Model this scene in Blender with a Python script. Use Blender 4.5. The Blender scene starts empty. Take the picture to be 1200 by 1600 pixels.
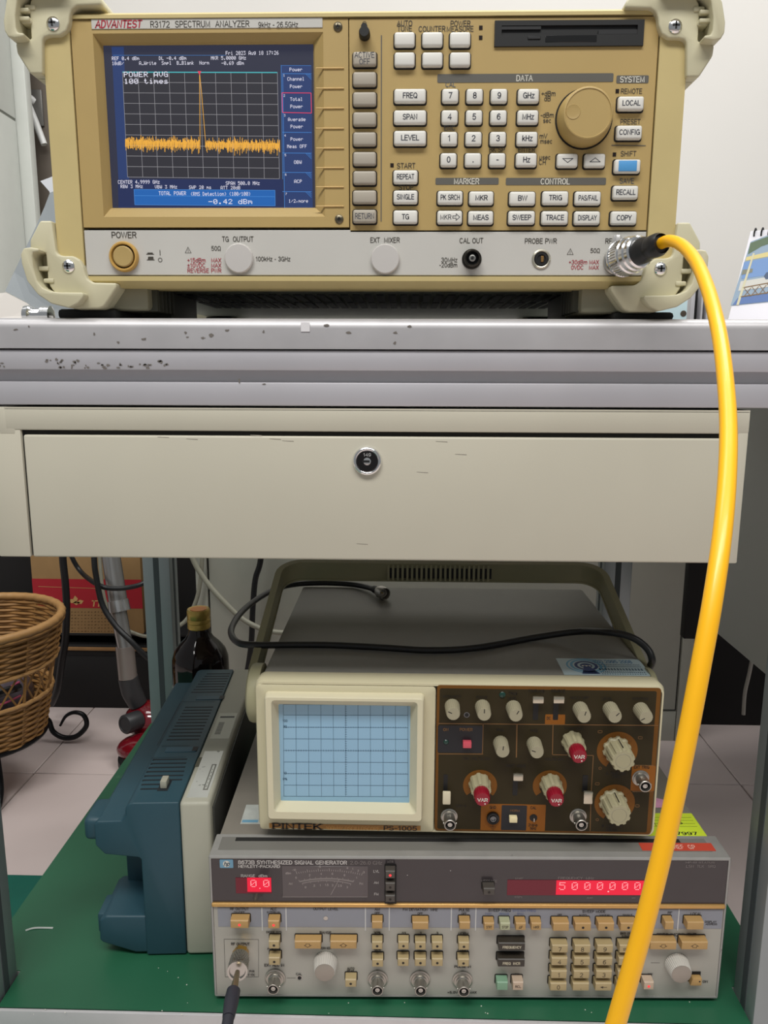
import bpy, bmesh, math, random
from mathutils import Vector, Matrix
from math import sin, cos, pi, radians
rng = random.Random(7)
sc = bpy.context.scene
COL = sc.collection
S = 0.001                      # everything below is written in millimetres, floor at z = 0

# ------------------------------------------------------------------ camera
YAW, PITCH, ROLL, FPX, EYE = radians(1.4), radians(10.62), radians(0.2), 1200.0, 720.0
FWD = Vector((-sin(YAW)*cos(PITCH), cos(YAW)*cos(PITCH), -sin(PITCH)))
_r = Vector((cos(YAW), sin(YAW), 0)); _u = _r.cross(FWD)
RIGHT = _r*cos(ROLL) + _u*sin(ROLL); UP = -_r*sin(ROLL) + _u*cos(ROLL)
cd = bpy.data.cameras.new('camera'); cam = bpy.data.objects.new('camera', cd); COL.objects.link(cam)
cd.sensor_fit = 'HORIZONTAL'; cd.sensor_width = 36; cd.lens = 36*FPX/1200; cd.clip_start = 0.02
cam.matrix_world = Matrix.Translation((0, 0, EYE*S)) @ Matrix((RIGHT, UP, -FWD)).transposed().to_4x4()
sc.camera = cam
CAM = Vector((0, 0, EYE))
def ray(px, py): return FWD + RIGHT*((px-600)/FPX) + UP*((800-py)/FPX)
def atY(px, py, y): d = ray(px, py); return CAM + d*(y/d.y)
def atZ(px, py, z): d = ray(px, py); return CAM + d*((z-EYE)/d.z)
def atX(px, py, x): d = ray(px, py); return CAM + d*(x/d.x)
def atD(px, py, dd): return CAM + ray(px, py)*dd

# ------------------------------------------------------------------ world, lamps, exposure
w = bpy.data.worlds.new('room_ambient'); sc.world = w; w.use_nodes = True
w.node_tree.nodes['Background'].inputs[0].default_value = (0.93, 0.97, 1.0, 1)
w.node_tree.nodes['Background'].inputs[1].default_value = 0.25
def lamp(name, loc, size, power, target, col=(1, 0.985, 0.95)):
    l = bpy.data.lights.new(name, 'AREA'); l.shape = 'RECTANGLE'; l.size, l.size_y = size
    l.energy = power; l.color = col
    o = bpy.data.objects.new(name, l); COL.objects.link(o)
    o.location = Vector(loc)*S
    o.rotation_euler = (Vector(target)-Vector(loc)).to_track_quat('-Z', 'Y').to_euler()
lamp('ceiling_lamp', (-500, -700, 2600), (1.2, 0.6), 40, (-500, -700, 0))
lamp('ceiling_lamp', (700, -700, 2600), (1.2, 0.6), 25, (700, -700, 0))
lamp('ceiling_lamp', (-750, 640, 2600), (1.2, 0.6), 15, (-750, 640, 0))
lamp('ceiling_lamp', (700, 1000, 2600), (1.2, 0.6), 24, (700, 1000, 0))
vs = sc.view_settings
vs.view_transform = 'Standard'; vs.look = 'None'; vs.exposure = 0.0; vs.gamma = 1.0; vs.use_curve_mapping = False

# ------------------------------------------------------------------ materials
def lin(c):
    return tuple(((v/255)/12.92 if v/255 <= 0.04045 else ((v/255+0.055)/1.055)**2.4) for v in c)
MATS = {}
def mat(name, rgb, rough=0.5, metal=0.0, var=0.0, vscale=40, bump=0.0, bscale=400, spots=None, emit=None,
        coat=0.0, trans=0.0, spec=0.5):
    if name in MATS: return MATS[name]
    m = bpy.data.materials.new(name); m.use_nodes = True; MATS[name] = m
    nt = m.node_tree; b = nt.nodes['Principled BSDF']; L = nt.links
    c = lin(rgb); b.inputs['Base Color'].default_value = (*c, 1)
    b.inputs['Roughness'].default_value = rough; b.inputs['Metallic'].default_value = metal
    b.inputs['Coat Weight'].default_value = coat; b.inputs['Transmission Weight'].default_value = trans
    b.inputs['Specular IOR Level'].default_value = spec
    tc = None
    if var or bump or spots:
        tc = nt.nodes.new('ShaderNodeTexCoord')
    sock = None
    if var:
        n = nt.nodes.new('ShaderNodeTexNoise'); n.inputs['Scale'].default_value = vscale; n.inputs['Detail'].default_value = 5
        L.new(tc.outputs['Object'], n.inputs['Vector'])
        r = nt.nodes.new('ShaderNodeValToRGB')
        r.color_ramp.elements[0].position = 0.3; r.color_ramp.elements[1].position = 0.7
        r.color_ramp.elements[0].color = (*[max(0, v*(1-var)) for v in c], 1)
        r.color_ramp.elements[1].color = (*[min(1, v*(1+var)) for v in c], 1)
        L.new(n.outputs['Fac'], r.inputs['Fac']); sock = r.outputs['Color']
    if spots:
        srgb, sscale, thr = spots
        n = nt.nodes.new('ShaderNodeTexNoise'); n.inputs['Scale'].default_value = sscale; n.inputs['Detail'].default_value = 8
        n.inputs['Roughness'].default_value = 0.65
        L.new(tc.outputs['Object'], n.inputs['Vector'])
        r = nt.nodes.new('ShaderNodeValToRGB'); r.color_ramp.elements[0].position = thr; r.color_ramp.elements[1].position = thr+0.03
        r.color_ramp.elements[0].color = (0, 0, 0, 1); r.color_ramp.elements[1].color = (1, 1, 1, 1)
        L.new(n.outputs['Fac'], r.inputs['Fac'])
        mx = nt.nodes.new('ShaderNodeMix'); mx.data_type = 'RGBA'
        L.new(r.outputs['Color'], mx.inputs['Factor'])
        mx.inputs['A'].default_value = (*c, 1); mx.inputs['B'].default_value = (*lin(srgb), 1)
        if sock: L.new(sock, mx.inputs['A'])
        sock = mx.outputs['Result']
    if sock: L.new(sock, b.inputs['Base Color'])
    if bump:
        n = nt.nodes.new('ShaderNodeTexNoise'); n.inputs['Scale'].default_value = bscale; n.inputs['Detail'].default_value = 3
        L.new(tc.outputs['Object'], n.inputs['Vector'])
        bp = nt.nodes.new('ShaderNodeBump'); bp.inputs['Strength'].default_value = bump; bp.inputs['Distance'].default_value = 0.0005
        L.new(n.outputs['Fac'], bp.inputs['Height']); L.new(bp.outputs['Normal'], b.inputs['Normal'])
    if emit:
        b.inputs['Emission Color'].default_value = (*lin(emit), 1); b.inputs['Emission Strength'].default_value = 1.0
    return m
def screen(name, rgb, k=1.0):
    m = mat(name, (8, 8, 10), 0.35, emit=rgb); m.node_tree.nodes['Principled BSDF'].inputs['Emission Strength'].default_value = k
    return m

# ------------------------------------------------------------------ mesh building
def rrect(x0, x1, z0, z1, r, n=4):
    pts = []
    for cx, cz, a0 in ((x1-r, z1-r, 0), (x0+r, z1-r, 90), (x0+r, z0+r, 180), (x1-r, z0+r, 270)):
        for i in range(n+1):
            a = radians(a0 + 90*i/n); pts.append((cx+r*cos(a), cz+r*sin(a)))
    return pts
class MB:
    def __init__(s): s.V, s.F = [], []
    def add(s, V, F, M=None):
        o = len(s.V)
        s.V += [tuple(M @ Vector(v)) if M else tuple(v) for v in V]
        s.F += [[o+i for i in f] for f in F]
        return s
    def bm(s, bm, M=None):
        bm.verts.index_update()
        s.add([v.co[:] for v in bm.verts], [[v.index for v in f.verts] for f in bm.faces], M); bm.free(); return s
    def box(s, x0, x1, y0, y1, z0, z1, bev=0, seg=2, M=None):
        V = [(x, y, z) for x in (x0, x1) for y in (y0, y1) for z in (z0, z1)]
        F = [(0, 1, 3, 2), (4, 6, 7, 5), (0, 4, 5, 1), (2, 3, 7, 6), (0, 2, 6, 4), (1, 5, 7, 3)]
        if not bev: return s.add(V, F, M)
        b = bmesh.new(); vs_ = [b.verts.new(v) for v in V]
        for f in F: b.faces.new([vs_[i] for i in f])
        bmesh.ops.recalc_face_normals(b, faces=b.faces[:])
        bmesh.ops.bevel(b, geom=b.edges[:], offset=bev, segments=seg, affect='EDGES', profile=0.5)
        return s.bm(b, M)
    def prism(s, poly, y0, y1, bev=0, seg=2, M=None):
        """polygon in x,z run along y from y0 to y1"""
        b = bmesh.new(); f = b.faces.new([b.verts.new((x, y0, z)) for x, z in poly])
        r = bmesh.ops.extrude_face_region(b, geom=[f])
        for v in r['geom']:
            if isinstance(v, bmesh.types.BMVert): v.co.y = y1
        bmesh.ops.recalc_face_normals(b, faces=b.faces[:])
        if bev:
            bmesh.ops.bevel(b, geom=b.edges[:], offset=bev, segments=seg, affect='EDGES', profile=0.5, clamp_overlap=True)
        return s.bm(b, M)
    def loft(s, loops, cap0=True, cap1=True, M=None):
        n = len(loops[0]); V = [p for l in loops for p in l]; F = []
        for k in range(len(loops)-1):
            for i in range(n):
                j = (i+1) % n; F.append((k*n+i, k*n+j, (k+1)*n+j, (k+1)*n+i))
        if cap0: F.append(tuple(range(n-1, -1, -1)))
        if cap1: F.append(tuple(range((len(loops)-1)*n, len(loops)*n)))
        return s.add(V, F, M)
    def lathe(s, o, ax, prof, n=24, cap0=True, cap1=True, flute=0, fd=0.0):
        o, ax = Vector(o), Vector(ax).normalized()
        a = ax.orthogonal().normalized(); b = ax.cross(a)
        loops = []
        for r, t in prof:
            lp = []
            for i in range(n):
                th = 2*pi*i/n
                rr = r - (fd if (flute and (i*flute//n*2 != i*flute*2//n)) else 0)
                lp.append(tuple(o + ax*t + (a*cos(th) + b*sin(th))*rr))
            loops.append(lp)
        return s.loft(loops, cap0, cap1)
    def tube(s, pts, r, n=10, smooth=6, caps=True):
        P = [Vector(p) for p in pts]; R = r if isinstance(r, (list, tuple)) else [r]*len(P)
        Q, RR = [], []
        if smooth > 1 and len(P) > 2:
            for i in range(len(P)-1):
                p0, p1, p2, p3 = P[max(i-1, 0)], P[i], P[i+1], P[min(i+2, len(P)-1)]
                for k in range(smooth):
                    t = k/smooth
                    Q.append(0.5*((2*p1)+(p2-p0)*t+(2*p0-5*p1+4*p2-p3)*t*t+(3*p1-p0-3*p2+p3)*t**3)); RR.append(R[i]*(1-t)+R[i+1]*t)
            Q.append(P[-1]); RR.append(R[-1])
        else: Q, RR = P, R
        T = [(Q[min(i+1, len(Q)-1)]-Q[max(i-1, 0)]).normalized() for i in range(len(Q))]
        nrm = T[0].orthogonal().normalized(); loops = []
        for i, q in enumerate(Q):
            nrm = (nrm - T[i]*nrm.dot(T[i])).normalized(); bi = T[i].cross(nrm)
            loops.append([tuple(q + (nrm*cos(2*pi*k/n)+bi*sin(2*pi*k/n))*RR[i]) for k in range(n)])
        return s.loft(loops, caps, caps)
    def quad(s, a, b, c, d): return s.add([a, b, c, d], [(0, 1, 2, 3)])
    def build(s, name, m, parent=None, loc=(0, 0, 0), smooth=True, ang=38, rot=None):
        me = bpy.data.meshes.new(name); me.from_pydata([(v[0]*S, v[1]*S, v[2]*S) for v in s.V], [], s.F)
        b = bmesh.new(); b.from_mesh(me); bmesh.ops.recalc_face_normals(b, faces=b.faces[:]); b.to_mesh(me); b.free()
        if m: me.materials.append(m)
        if smooth:
            me.shade_smooth(); me.set_sharp_from_angle(angle=radians(ang))
        o = bpy.data.objects.new(name, me); COL.objects.link(o); o.location = Vector(loc)*S
        if rot: o.rotation_euler = rot
        if name in STUFF: o['kind'] = 'stuff'
        if parent: o.parent = parent
        return o
STUFF = {'dark_lettering', 'white_lettering', 'red_lettering', 'blue_lettering', 'orange_lettering', 'maker_lettering', 'key_legend', 'lock_number', 'scratches', 'paint_chips', 'screen_text', 'menu_outline',
         'graticule', 'trace', 'red_marker', 'blue_field', 'knurling', 'dot_digit', 'printed_line', 'tick_mark', 'sticker_print', 'flutes', 'picture_print', 'weave_rows', 'printed_text', 'logo_print'}
def tag(o, label=None, cat=None, group=None, kind=None):
    if label: o['label'] = label
    if cat: o['category'] = cat
    if group: o['group'] = group
    if kind: o['kind'] = kind
    return o
def empty(name, loc, rotz=0, label=None, cat=None, group=None):
    o = bpy.data.objects.new(name, None); COL.objects.link(o); o.location = Vector(loc)*S; o.rotation_euler = (0, 0, rotz)
    o.empty_display_size = 0.05
    return tag(o, label, cat, group)

# ------------------------------------------------------------------ lettering: a plain stroke alphabet, cap height 10
def _a(cx, cy, rx, ry, a0, a1, n=8):
    return [(cx+rx*cos(radians(a0+(a1-a0)*i/n)), cy+ry*sin(radians(a0+(a1-a0)*i/n))) for i in range(n+1)]
_O = lambda cx, cy, rx, ry: [_a(cx, cy, rx, ry, 0, 360, 16)]
ST = {
 'A': (7.6, [[(.3, 0), (3.8, 10), (7.3, 0)], [(1.6, 3.5), (6, 3.5)]]), 'B': (7.4, [[(.9, 0), (.9, 10), (4, 10)]+_a(4, 7.7, 2.3, 2.3, 80, -90)+[(.9, 5.4)], [(4, 5.4)]+_a(4, 2.7, 2.8, 2.7, 80, -90)+[(.9, 0)]]),
 'C': (7.8, [_a(4.1, 5, 3.4, 5, 45, 315, 14)]), 'D': (7.6, [[(.9, 0), (.9, 10), (3.3, 10)]+_a(3.3, 5, 3.6, 5, 80, -80)+[(3.3, 0), (.9, 0)]]),
 'E': (6.8, [[(6.3, 0), (.9, 0), (.9, 10), (6.2, 10)], [(.9, 5.2), (5.8, 5.2)]]), 'F': (6.4, [[(.9, 0), (.9, 10), (6, 10)], [(.9, 5.1), (5.4, 5.1)]]),
 'G': (8, [_a(4.1, 5, 3.5, 5, 45, 325, 14)+[(7.2, 4.6), (4.6, 4.6)], [(7.2, 4.6), (7.2, 0)]]), 'H': (7.6, [[(.9, 0), (.9, 10)], [(6.7, 0), (6.7, 10)], [(.9, 5.2), (6.7, 5.2)]]),
 'I': (2.8, [[(1.4, 0), (1.4, 10)]]), 'J': (6, [[(5.1, 10), (5.1, 2.6)]+_a(2.8, 2.6, 2.3, 2.6, 0, -180)]), 'K': (7.4, [[(.9, 0), (.9, 10)], [(6.6, 10), (.9, 4)], [(2.8, 5.8), (7, 0)]]),
 'L': (6.2, [[(.9, 10), (.9, 0), (5.9, 0)]]), 'M': (8.8, [[(.9, 0), (.9, 10), (4.4, 1), (7.9, 10), (7.9, 0)]]), 'N': (7.6, [[(.9, 0), (.9, 10), (6.7, 0), (6.7, 10)]]),
 'O': (8.2, _O(4.1, 5, 3.5, 5)), 'P': (7, [[(.9, 0), (.9, 10), (4, 10)]+_a(4, 7.3, 2.6, 2.7, 80, -90)+[(.9, 4.6)]]), 'Q': (8.2, _O(4.1, 5, 3.5, 5)+[[(4.8, 2.4), (7.6, -.4)]]),
 'R': (7.4, [[(.9, 0), (.9, 10), (4.2, 10)]+_a(4.2, 7.5, 2.5, 2.5, 80, -90)+[(.9, 5)], [(4.2, 5), (6.8, 0)]]), 'S': (7.2, [_a(3.6, 7.5, 2.8, 2.5, 25, 270, 10)+_a(3.6, 2.55, 3, 2.55, 90, -155, 10)]),
 'T': (6.8, [[(.2, 10), (6.6, 10)], [(3.4, 10), (3.4, 0)]]), 'U': (7.6, [[(.9, 10), (.9, 3.2)]+_a(3.8, 3.2, 2.9, 3.2, 180, 360)+[(6.7, 10)]]), 'V': (7.4, [[(.2, 10), (3.7, 0), (7.2, 10)]]),
 'W': (10, [[(.2, 10), (2.6, 0), (5, 10), (7.4, 0), (9.8, 10)]]), 'X': (7.2, [[(.4, 10), (6.8, 0)], [(6.8, 10), (.4, 0)]]), 'Y': (7.2, [[(.2, 10), (3.6, 4.8), (7, 10)], [(3.6, 4.8), (3.6, 0)]]), 'Z': (6.8, [[(.5, 10), (6.3, 10), (.4, 0), (6.5, 0)]]),
 'a': (6.4, [_a(3, 3.4, 2.5, 3.4, 0, 360, 14), [(5.5, 7), (5.5, 0)]]), 'b': (6.6, [[(.9, 10), (.9, 0)], _a(3.5, 3.5, 2.5, 3.4, 0, 360, 14)]), 'c': (6, [_a(3.3, 3.5, 2.6, 3.4, 50, 310, 10)]),
 'd': (6.6, [[(5.7, 10), (5.7, 0)], _a(3.1, 3.5, 2.5, 3.4, 0, 360, 14)]), 'e': (6.4, [[(.7, 3.6), (5.7, 3.6)]+_a(3.2, 3.5, 2.5, 3.5, 5, 315, 12)]), 'f': (3.6, [[(1.5, 0), (1.5, 8)]+_a(3, 8, 1.5, 2, 180, 90, 4), [(.3, 6.8), (3.4, 6.8)]]),
 'h': (6.6, [[(.9, 0), (.9, 10)], [(.9, 4.4)]+_a(3.3, 4.4, 2.4, 2.6, 180, 0)+[(5.7, 0)]]), 'i': (2.6, [[(1.3, 0), (1.3, 7)], [(1.3, 8.7), (1.3, 10)]]), 'k': (6, [[(.9, 0), (.9, 10)], [(5.2, 7), (.9, 3)], [(2.4, 4.3), (5.6, 0)]]),
 'l': (2.6, [[(1.3, 0), (1.3, 10)]]), 'm': (9.4, [[(.9, 0), (.9, 7)], [(.9, 4.8)]+_a(2.9, 4.8, 2, 2.2, 180, 0)+[(4.9, 0)], [(4.9, 4.8)]+_a(6.8, 4.8, 1.9, 2.2, 180, 0)+[(8.7, 0)]]),
 'n': (6.6, [[(.9, 0), (.9, 7)], [(.9, 4.4)]+_a(3.3, 4.4, 2.4, 2.6, 180, 0)+[(5.7, 0)]]), 'o': (6.6, _O(3.3, 3.5, 2.6, 3.5)), 'p': (6.6, [[(.9, 7), (.9, -2.8)], _a(3.5, 3.5, 2.5, 3.4, 0, 360, 14)]), 'r': (4, [[(.9, 0), (.9, 7)], [(.9, 4.2)]+_a(3.4, 4.4, 2.5, 2.5, 180, 80, 5)]),
 's': (5.8, [_a(2.9, 5.2, 2.1, 1.8, 25, 270, 7)+_a(2.9, 1.7, 2.3, 1.75, 90, -155, 7)]), 't': (3.6, [[(1.6, 9), (1.6, 1.5), (3.3, .2)], [(.2, 6.8), (3.4, 6.8)]]), 'u': (6.6, [[(.9, 7), (.9, 2.5)]+_a(3.2, 2.5, 2.3, 2.5, 180, 360)+[(5.5, 7)], [(5.7, 7), (5.7, 0)]]),
 'w': (8.4, [[(.2, 7), (2.2, 0), (4.2, 7), (6.2, 0), (8.2, 7)]]), 'y': (6, [[(.3, 7), (3, 0)], [(5.7, 7), (2.2, -2.6)]]), 'z': (5.6, [[(.5, 7), (5.1, 7), (.4, 0), (5.2, 0)]]), 'x': (5.8, [[(.4, 7), (5.4, 0)], [(5.4, 7), (.4, 0)]]),
 '0': (7, _O(3.5, 5, 2.8, 5)), '1': (5, [[(.9, 7.7), (3.2, 10), (3.2, 0)]]), '2': (7, [_a(3.4, 7.2, 2.7, 2.8, 170, -30, 9)+[(.6, 0), (6.4, 0)]]), '3': (7, [_a(3.3, 7.5, 2.5, 2.5, 160, -90, 9), _a(3.3, 2.6, 2.8, 2.5, 90, -165, 9)]),
 '4': (7, [[(4.9, 0), (4.9, 10), (.4, 3), (6.6, 3)]]), '5': (7, [[(6, 10), (1.6, 10), (1, 5.2)]+_a(3.4, 3.2, 2.9, 3.2, 135, -150, 10)]), '6': (7, [_a(3.5, 3.2, 2.7, 3.2, 0, 360, 14), [(.85, 3.8)]+_a(4, 5.4, 3.2, 4.6, 175, 50, 6)]), '7': (6.8, [[(.5, 10), (6.2, 10), (2.4, 0)]]),
 '8': (7, _O(3.5, 7.5, 2.4, 2.5)+_O(3.5, 2.6, 2.8, 2.6)), '9': (7, [_a(3.5, 6.8, 2.7, 3.2, 0, 360, 14), [(6.15, 6.2)]+_a(3, 4.6, 3.2, 4.6, -5, -130, 6)]),
 '-': (4.4, [[(.6, 4.2), (3.8, 4.2)]]), '+': (6.6, [[(.6, 4.6), (6, 4.6)], [(3.3, 1.9), (3.3, 7.3)]]), '.': (2.8, [[(1.4, -.1), (1.4, 1.3)]]), ',': (2.8, [[(1.5, 1.2), (1, -1.4)]]), '/': (4.6, [[(.3, -.4), (4.3, 10.4)]]), '(': (3.6, [_a(4, 4.4, 2.8, 6.6, 115, 245, 6)]), ')': (3.6, [_a(-.4, 4.4, 2.8, 6.6, 65, -65, 6)]),
 ':': (2.8, [[(1.4, 0), (1.4, 1.3)], [(1.4, 5.4), (1.4, 6.8)]]), '%': (10, _O(2.3, 7.6, 1.7, 2.2)+_O(7.7, 2.3, 1.7, 2.2)+[[(7.4, 10), (2.6, 0)]]), '\u00b5': (6.6, [[(.9, 7), (.9, -2.8)], [(.9, 2.5)]+_a(3.2, 2.5, 2.3, 2.5, 180, 360)+[(5.5, 7)]]),
 '\u03a9': (8.2, [[(.6, 0), (2.8, 0)]+_a(4.1, 5.6, 3.4, 4.4, 245, -65, 14)+[(5.4, 0), (7.6, 0)]]), '\u00b1': (6.6, [[(.6, 5.4), (6, 5.4)], [(3.3, 2.8), (3.3, 8)], [(.6, .6), (6, .6)]]), '\u0394': (7.6, [[(.5, 0), (3.8, 10), (7.1, 0), (.5, 0)]]), ' ': (3.6, [])}
SERIF = {'P': [(.9, 0), (.9, 10)], 'I': [(1.4, 0), (1.4, 10)], 'N': [(.9, 0), (.9, 10), (6.7, 10)], 'T': [(3.4, 0)], 'E': [(.9, 0), (.9, 10)], 'K': [(.9, 0), (.9, 10), (6.6, 10), (7, 0)]}
GCACHE = {}
def glyph(c, wd):
    if (c, wd) in GCACHE: return GCACHE[c, wd]
    V, F = [], []
    for pl in ST[c][1]:
        P = [Vector(p) for p in pl]; closed = len(P) > 3 and (P[0]-P[-1]).length < 1e-4; n = len(P); o = len(V)
        for i in range(n):
            d0 = P[i]-P[i-1] if i else (P[0]-P[-2] if closed else P[1]-P[0]); d1 = P[i+1]-P[i] if i < n-1 else (P[1]-P[0] if closed else d0)
            n0 = Vector((-d0.y, d0.x)).normalized(); n1 = Vector((-d1.y, d1.x)).normalized(); m = (n0+n1)
            m = n0 if m.length < .2 else m.normalized(); m = m*(wd/2/max(.55, m.dot(n0)))
            q = P[i]
            if not closed and i == 0: q = q-d1.normalized()*wd*.3
            if not closed and i == n-1: q = q+d0.normalized()*wd*.3
            V += [(q.x-m.x, q.y-m.y), (q.x+m.x, q.y+m.y)]
        F += [[o+2*i, o+2*i+2, o+2*i+3, o+2*i+1] for i in range(n-1)]
    GCACHE[c, wd] = (V, F); return V, F
def glyphs(mb, s, cx, cz, cap, width=None, y=-0.25, bold=False, align='c', skew=0.0, P=None, serif=False):
    """flat letters in a plane of constant y (or through P(u,v) -> point)"""
    s = ''.join(c if c in ST else ' ' for c in s); adv = [ST[c][0]+.9 for c in s]; tot = sum(adv)-.9; k = cap/10; kx = width/tot if width else k
    x = cx - (tot*kx/2 if align == 'c' else 0)
    for c, a in zip(s, adv):
        V, F = glyph(c, 1.95 if bold else 1.4)
        mb.add([(P(u, v) if P else (u, y, v)) for u, v in [(x + vx*kx + skew*vy*k, cz - cap/2 + vy*k) for vx, vy in V]], F)
        if serif:
            for sx, sy in SERIF.get(c, []):
                yy = .5 if sy < 5 else 9.5; mb.add([(x+u*kx, y, cz-cap/2+v*k) for u, v in ((sx-2, yy-.5), (sx+2, yy-.5), (sx+2, yy+.5), (sx-2, yy+.5))], [(0, 1, 2, 3)])
        x += a*kx
# dot-matrix characters, five columns of seven dots
F57 = {}
def _f57():
    src = ("A7E1111117E B7F49494936 C3E41414122 D7F4141221C E7F49494941 F7F09090901 G3E4149497A H7F0808087F I00417F4100 "
           "J2040413F01 K7F08142241 L7F40404040 M7F020C027F N7F0408107F O3E4141413E P7F09090906 Q3E4151215E R7F09192946 "
           "S4649494931 T01017F0101 U3F4040403F V1F2040201F W3F4038403F X6314081463 Y0708700807 Z6151494543 "
           "a2054545478 b7F48444438 c3844444420 d384444487F e3854545418 f087E090102 g0C5252523E h7F08040478 i00447D4000 "
           "j2040443D00 k7F10284400 l00417F4000 m7C04180478 n7C08040478 o3844444438 p7C14141408 q081414187C r7C08040408 "
           "s4854545420 t043F444020 u3C4040207C v1C2040201C w3C4030403C x4428102844 y0C5050503C z4464544C44 "
           "03E5149453E 100427F4000 24261514946 32141454B31 41814127F10 52745454539 63C4A494930 70171090503 83649494936 90649492 91E").replace('2 91E', '291E')
    for tkn in src.split(' '):
        F57[tkn[0]] = [int(tkn[1+2*i:3+2*i], 16) for i in range(5)]
    F57.update({'-': [8, 8, 8, 8, 8], '.': [0, 0x60, 0x60, 0, 0], '/': [0x20, 0x10, 8, 4, 2], '(': [0, 0x1C, 0x22, 0x41, 0],
                ')': [0, 0x41, 0x22, 0x1C, 0], ',': [0, 0x50, 0x30, 0, 0], '_': [0x40]*5, ':': [0, 0x36, 0x36, 0, 0]})
_f57()
def dots(mb, s, x, z, h, pitch, y, gap=0.0, wch=0.8):
    """bitmap text: x left, z centre, h height, pitch per character (mm)"""
    dx, dz = pitch*wch/5, h/7
    for c in s:
        if c in F57:
            for i, col in enumerate(F57[c]):
                for j in range(7):
                    if col >> j & 1:
                        a, b = x+i*dx, z + h/2 - (j+1)*dz
                        mb.quad((a+gap*dx, y, b+gap*dz), (a+dx*(1-gap), y, b+gap*dz), (a+dx*(1-gap), y, b+dz*(1-gap)), (a+gap*dx, y, b+dz*(1-gap)))
        x += pitch

class Inst:
    """an instrument: an Empty at its base; p() reads a measured point of its front panel in its own millimetres"""
    def __init__(s, name, loc, rotz, label, cat):
        s.root = empty(name, loc, rotz, label, cat); s.loc = Vector(loc); s.R = Matrix.Rotation(-rotz, 3, 'Z'); s.C = s.R @ (CAM-s.loc)
    def p(s, px, py, y=0.0):
        d = s.R @ ray(px, py); q = s.C + d*((y-s.C.y)/d.y); return q.x, q.z
    def pz(s, px, py, z):
        d = s.R @ ray(px, py); q = s.C + d*((z-s.C.z)/d.z); return q.x, q.y
    def L(s, P): return s.R @ (Vector(P)-s.loc)
    def sc(s, px, py, y=0.0): return s.p(px+1, py, y)[0]-s.p(px, py, y)[0]
    def text(s, mb, t, px, py, cap, width=None, y=-0.25, **k):
        x, z = s.p(px, py, y); f = s.sc(px, py, y); glyphs(mb, t, x, z, cap*f*1.04, width*f if width else None, y, **k)
    def rect(s, mb, a, b, c, d, y=-0.2):
        """flat quad through four measured corners (TL,TR,BR,BL)"""
        mb.quad(*[(s.p(*q, y)[0], y, s.p(*q, y)[1]) for q in (a, b, c, d)])
    def seg(s, mb, a, b, wpx, y=-0.2):
        (x0, z0), (x1, z1) = s.p(*a, y), s.p(*b, y); f = s.sc(*a, y)*wpx/2
        d = Vector((x1-x0, z1-z0)).normalized(); n = Vector((-d.y, d.x))*f
        mb.quad((x0-n.x, y, z0-n.y), (x1-n.x, y, z1-n.y), (x1+n.x, y, z1+n.y), (x0+n.x, y, z0+n.y))
    def disc(s, mb, px, py, rpx, y=-0.2, n=20, r2=0, a0=0, a1=360):
        x, z = s.p(px, py, y); f = s.sc(px, py, y); n_ = n
        A = [radians(a0+(a1-a0)*i/n_) for i in range(n_+1)]
        for i in range(n_):
            o = [(x+rr*f*cos(t), y, z+rr*f*sin(t)) for rr, t in ((r2, A[i]), (rpx, A[i]), (rpx, A[i+1]), (r2, A[i+1]))]
            if r2: mb.quad(*o)
            else: mb.add([o[0], o[1], o[2]], [(0, 1, 2)])

# palette
FRAME = mat('olive_beige_paint', (196, 178, 124), 0.55, var=0.03, bump=0.05, bscale=900)
TAN = mat('tan_panel_paint', (179, 153, 97), 0.5, var=0.03, vscale=25, bump=0.05, bscale=900)
BUMP = mat('cream_grey_plastic', (200, 194, 164), 0.5, bump=0.06, bscale=900, var=0.02)
SILV = mat('silver_panel_paint', (196, 194, 188), 0.45, var=0.03, vscale=20)
KEY = mat('light_grey_key', (222, 220, 213), 0.45)
SOFT = mat('grey_soft_key', (172, 164, 150), 0.5)
BLACK = mat('matt_black', (14, 14, 15), 0.55)
DARK = mat('dark_gap', (20, 18, 15), 0.8)
INK = mat('dark_grey_ink', (66, 62, 54), 0.6)
INKBLUE = mat('blue_grey_ink', (84, 92, 104), 0.6)
INKRED = mat('red_ink', (170, 40, 58), 0.6)
BARGREY = mat('dark_grey_bar', (92, 90, 84), 0.6)
WHITE = mat('white_ink', (225, 222, 210), 0.6)
CHROME = mat('chrome', (235, 235, 235), 0.16, 1.0)
STEEL = mat('brushed_nickel', (190, 188, 182), 0.3, 1.0)
ALU = mat('worn_aluminium', (184, 182, 184), 0.42, 0.35, var=0.06, vscale=30, spots=((70, 66, 62), 55, 0.715))
ALU2 = mat('aluminium_profile', (190, 188, 193), 0.4, 0.3, var=0.04, vscale=12)
ALUD = mat('grey_aluminium_profile', (150, 158, 160), 0.42, 0.5, var=0.04, vscale=12)
STEELP = mat('beige_steel_paint', (196, 191, 174), 0.42, var=0.03, vscale=8, bump=0.06, bscale=700)

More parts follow.
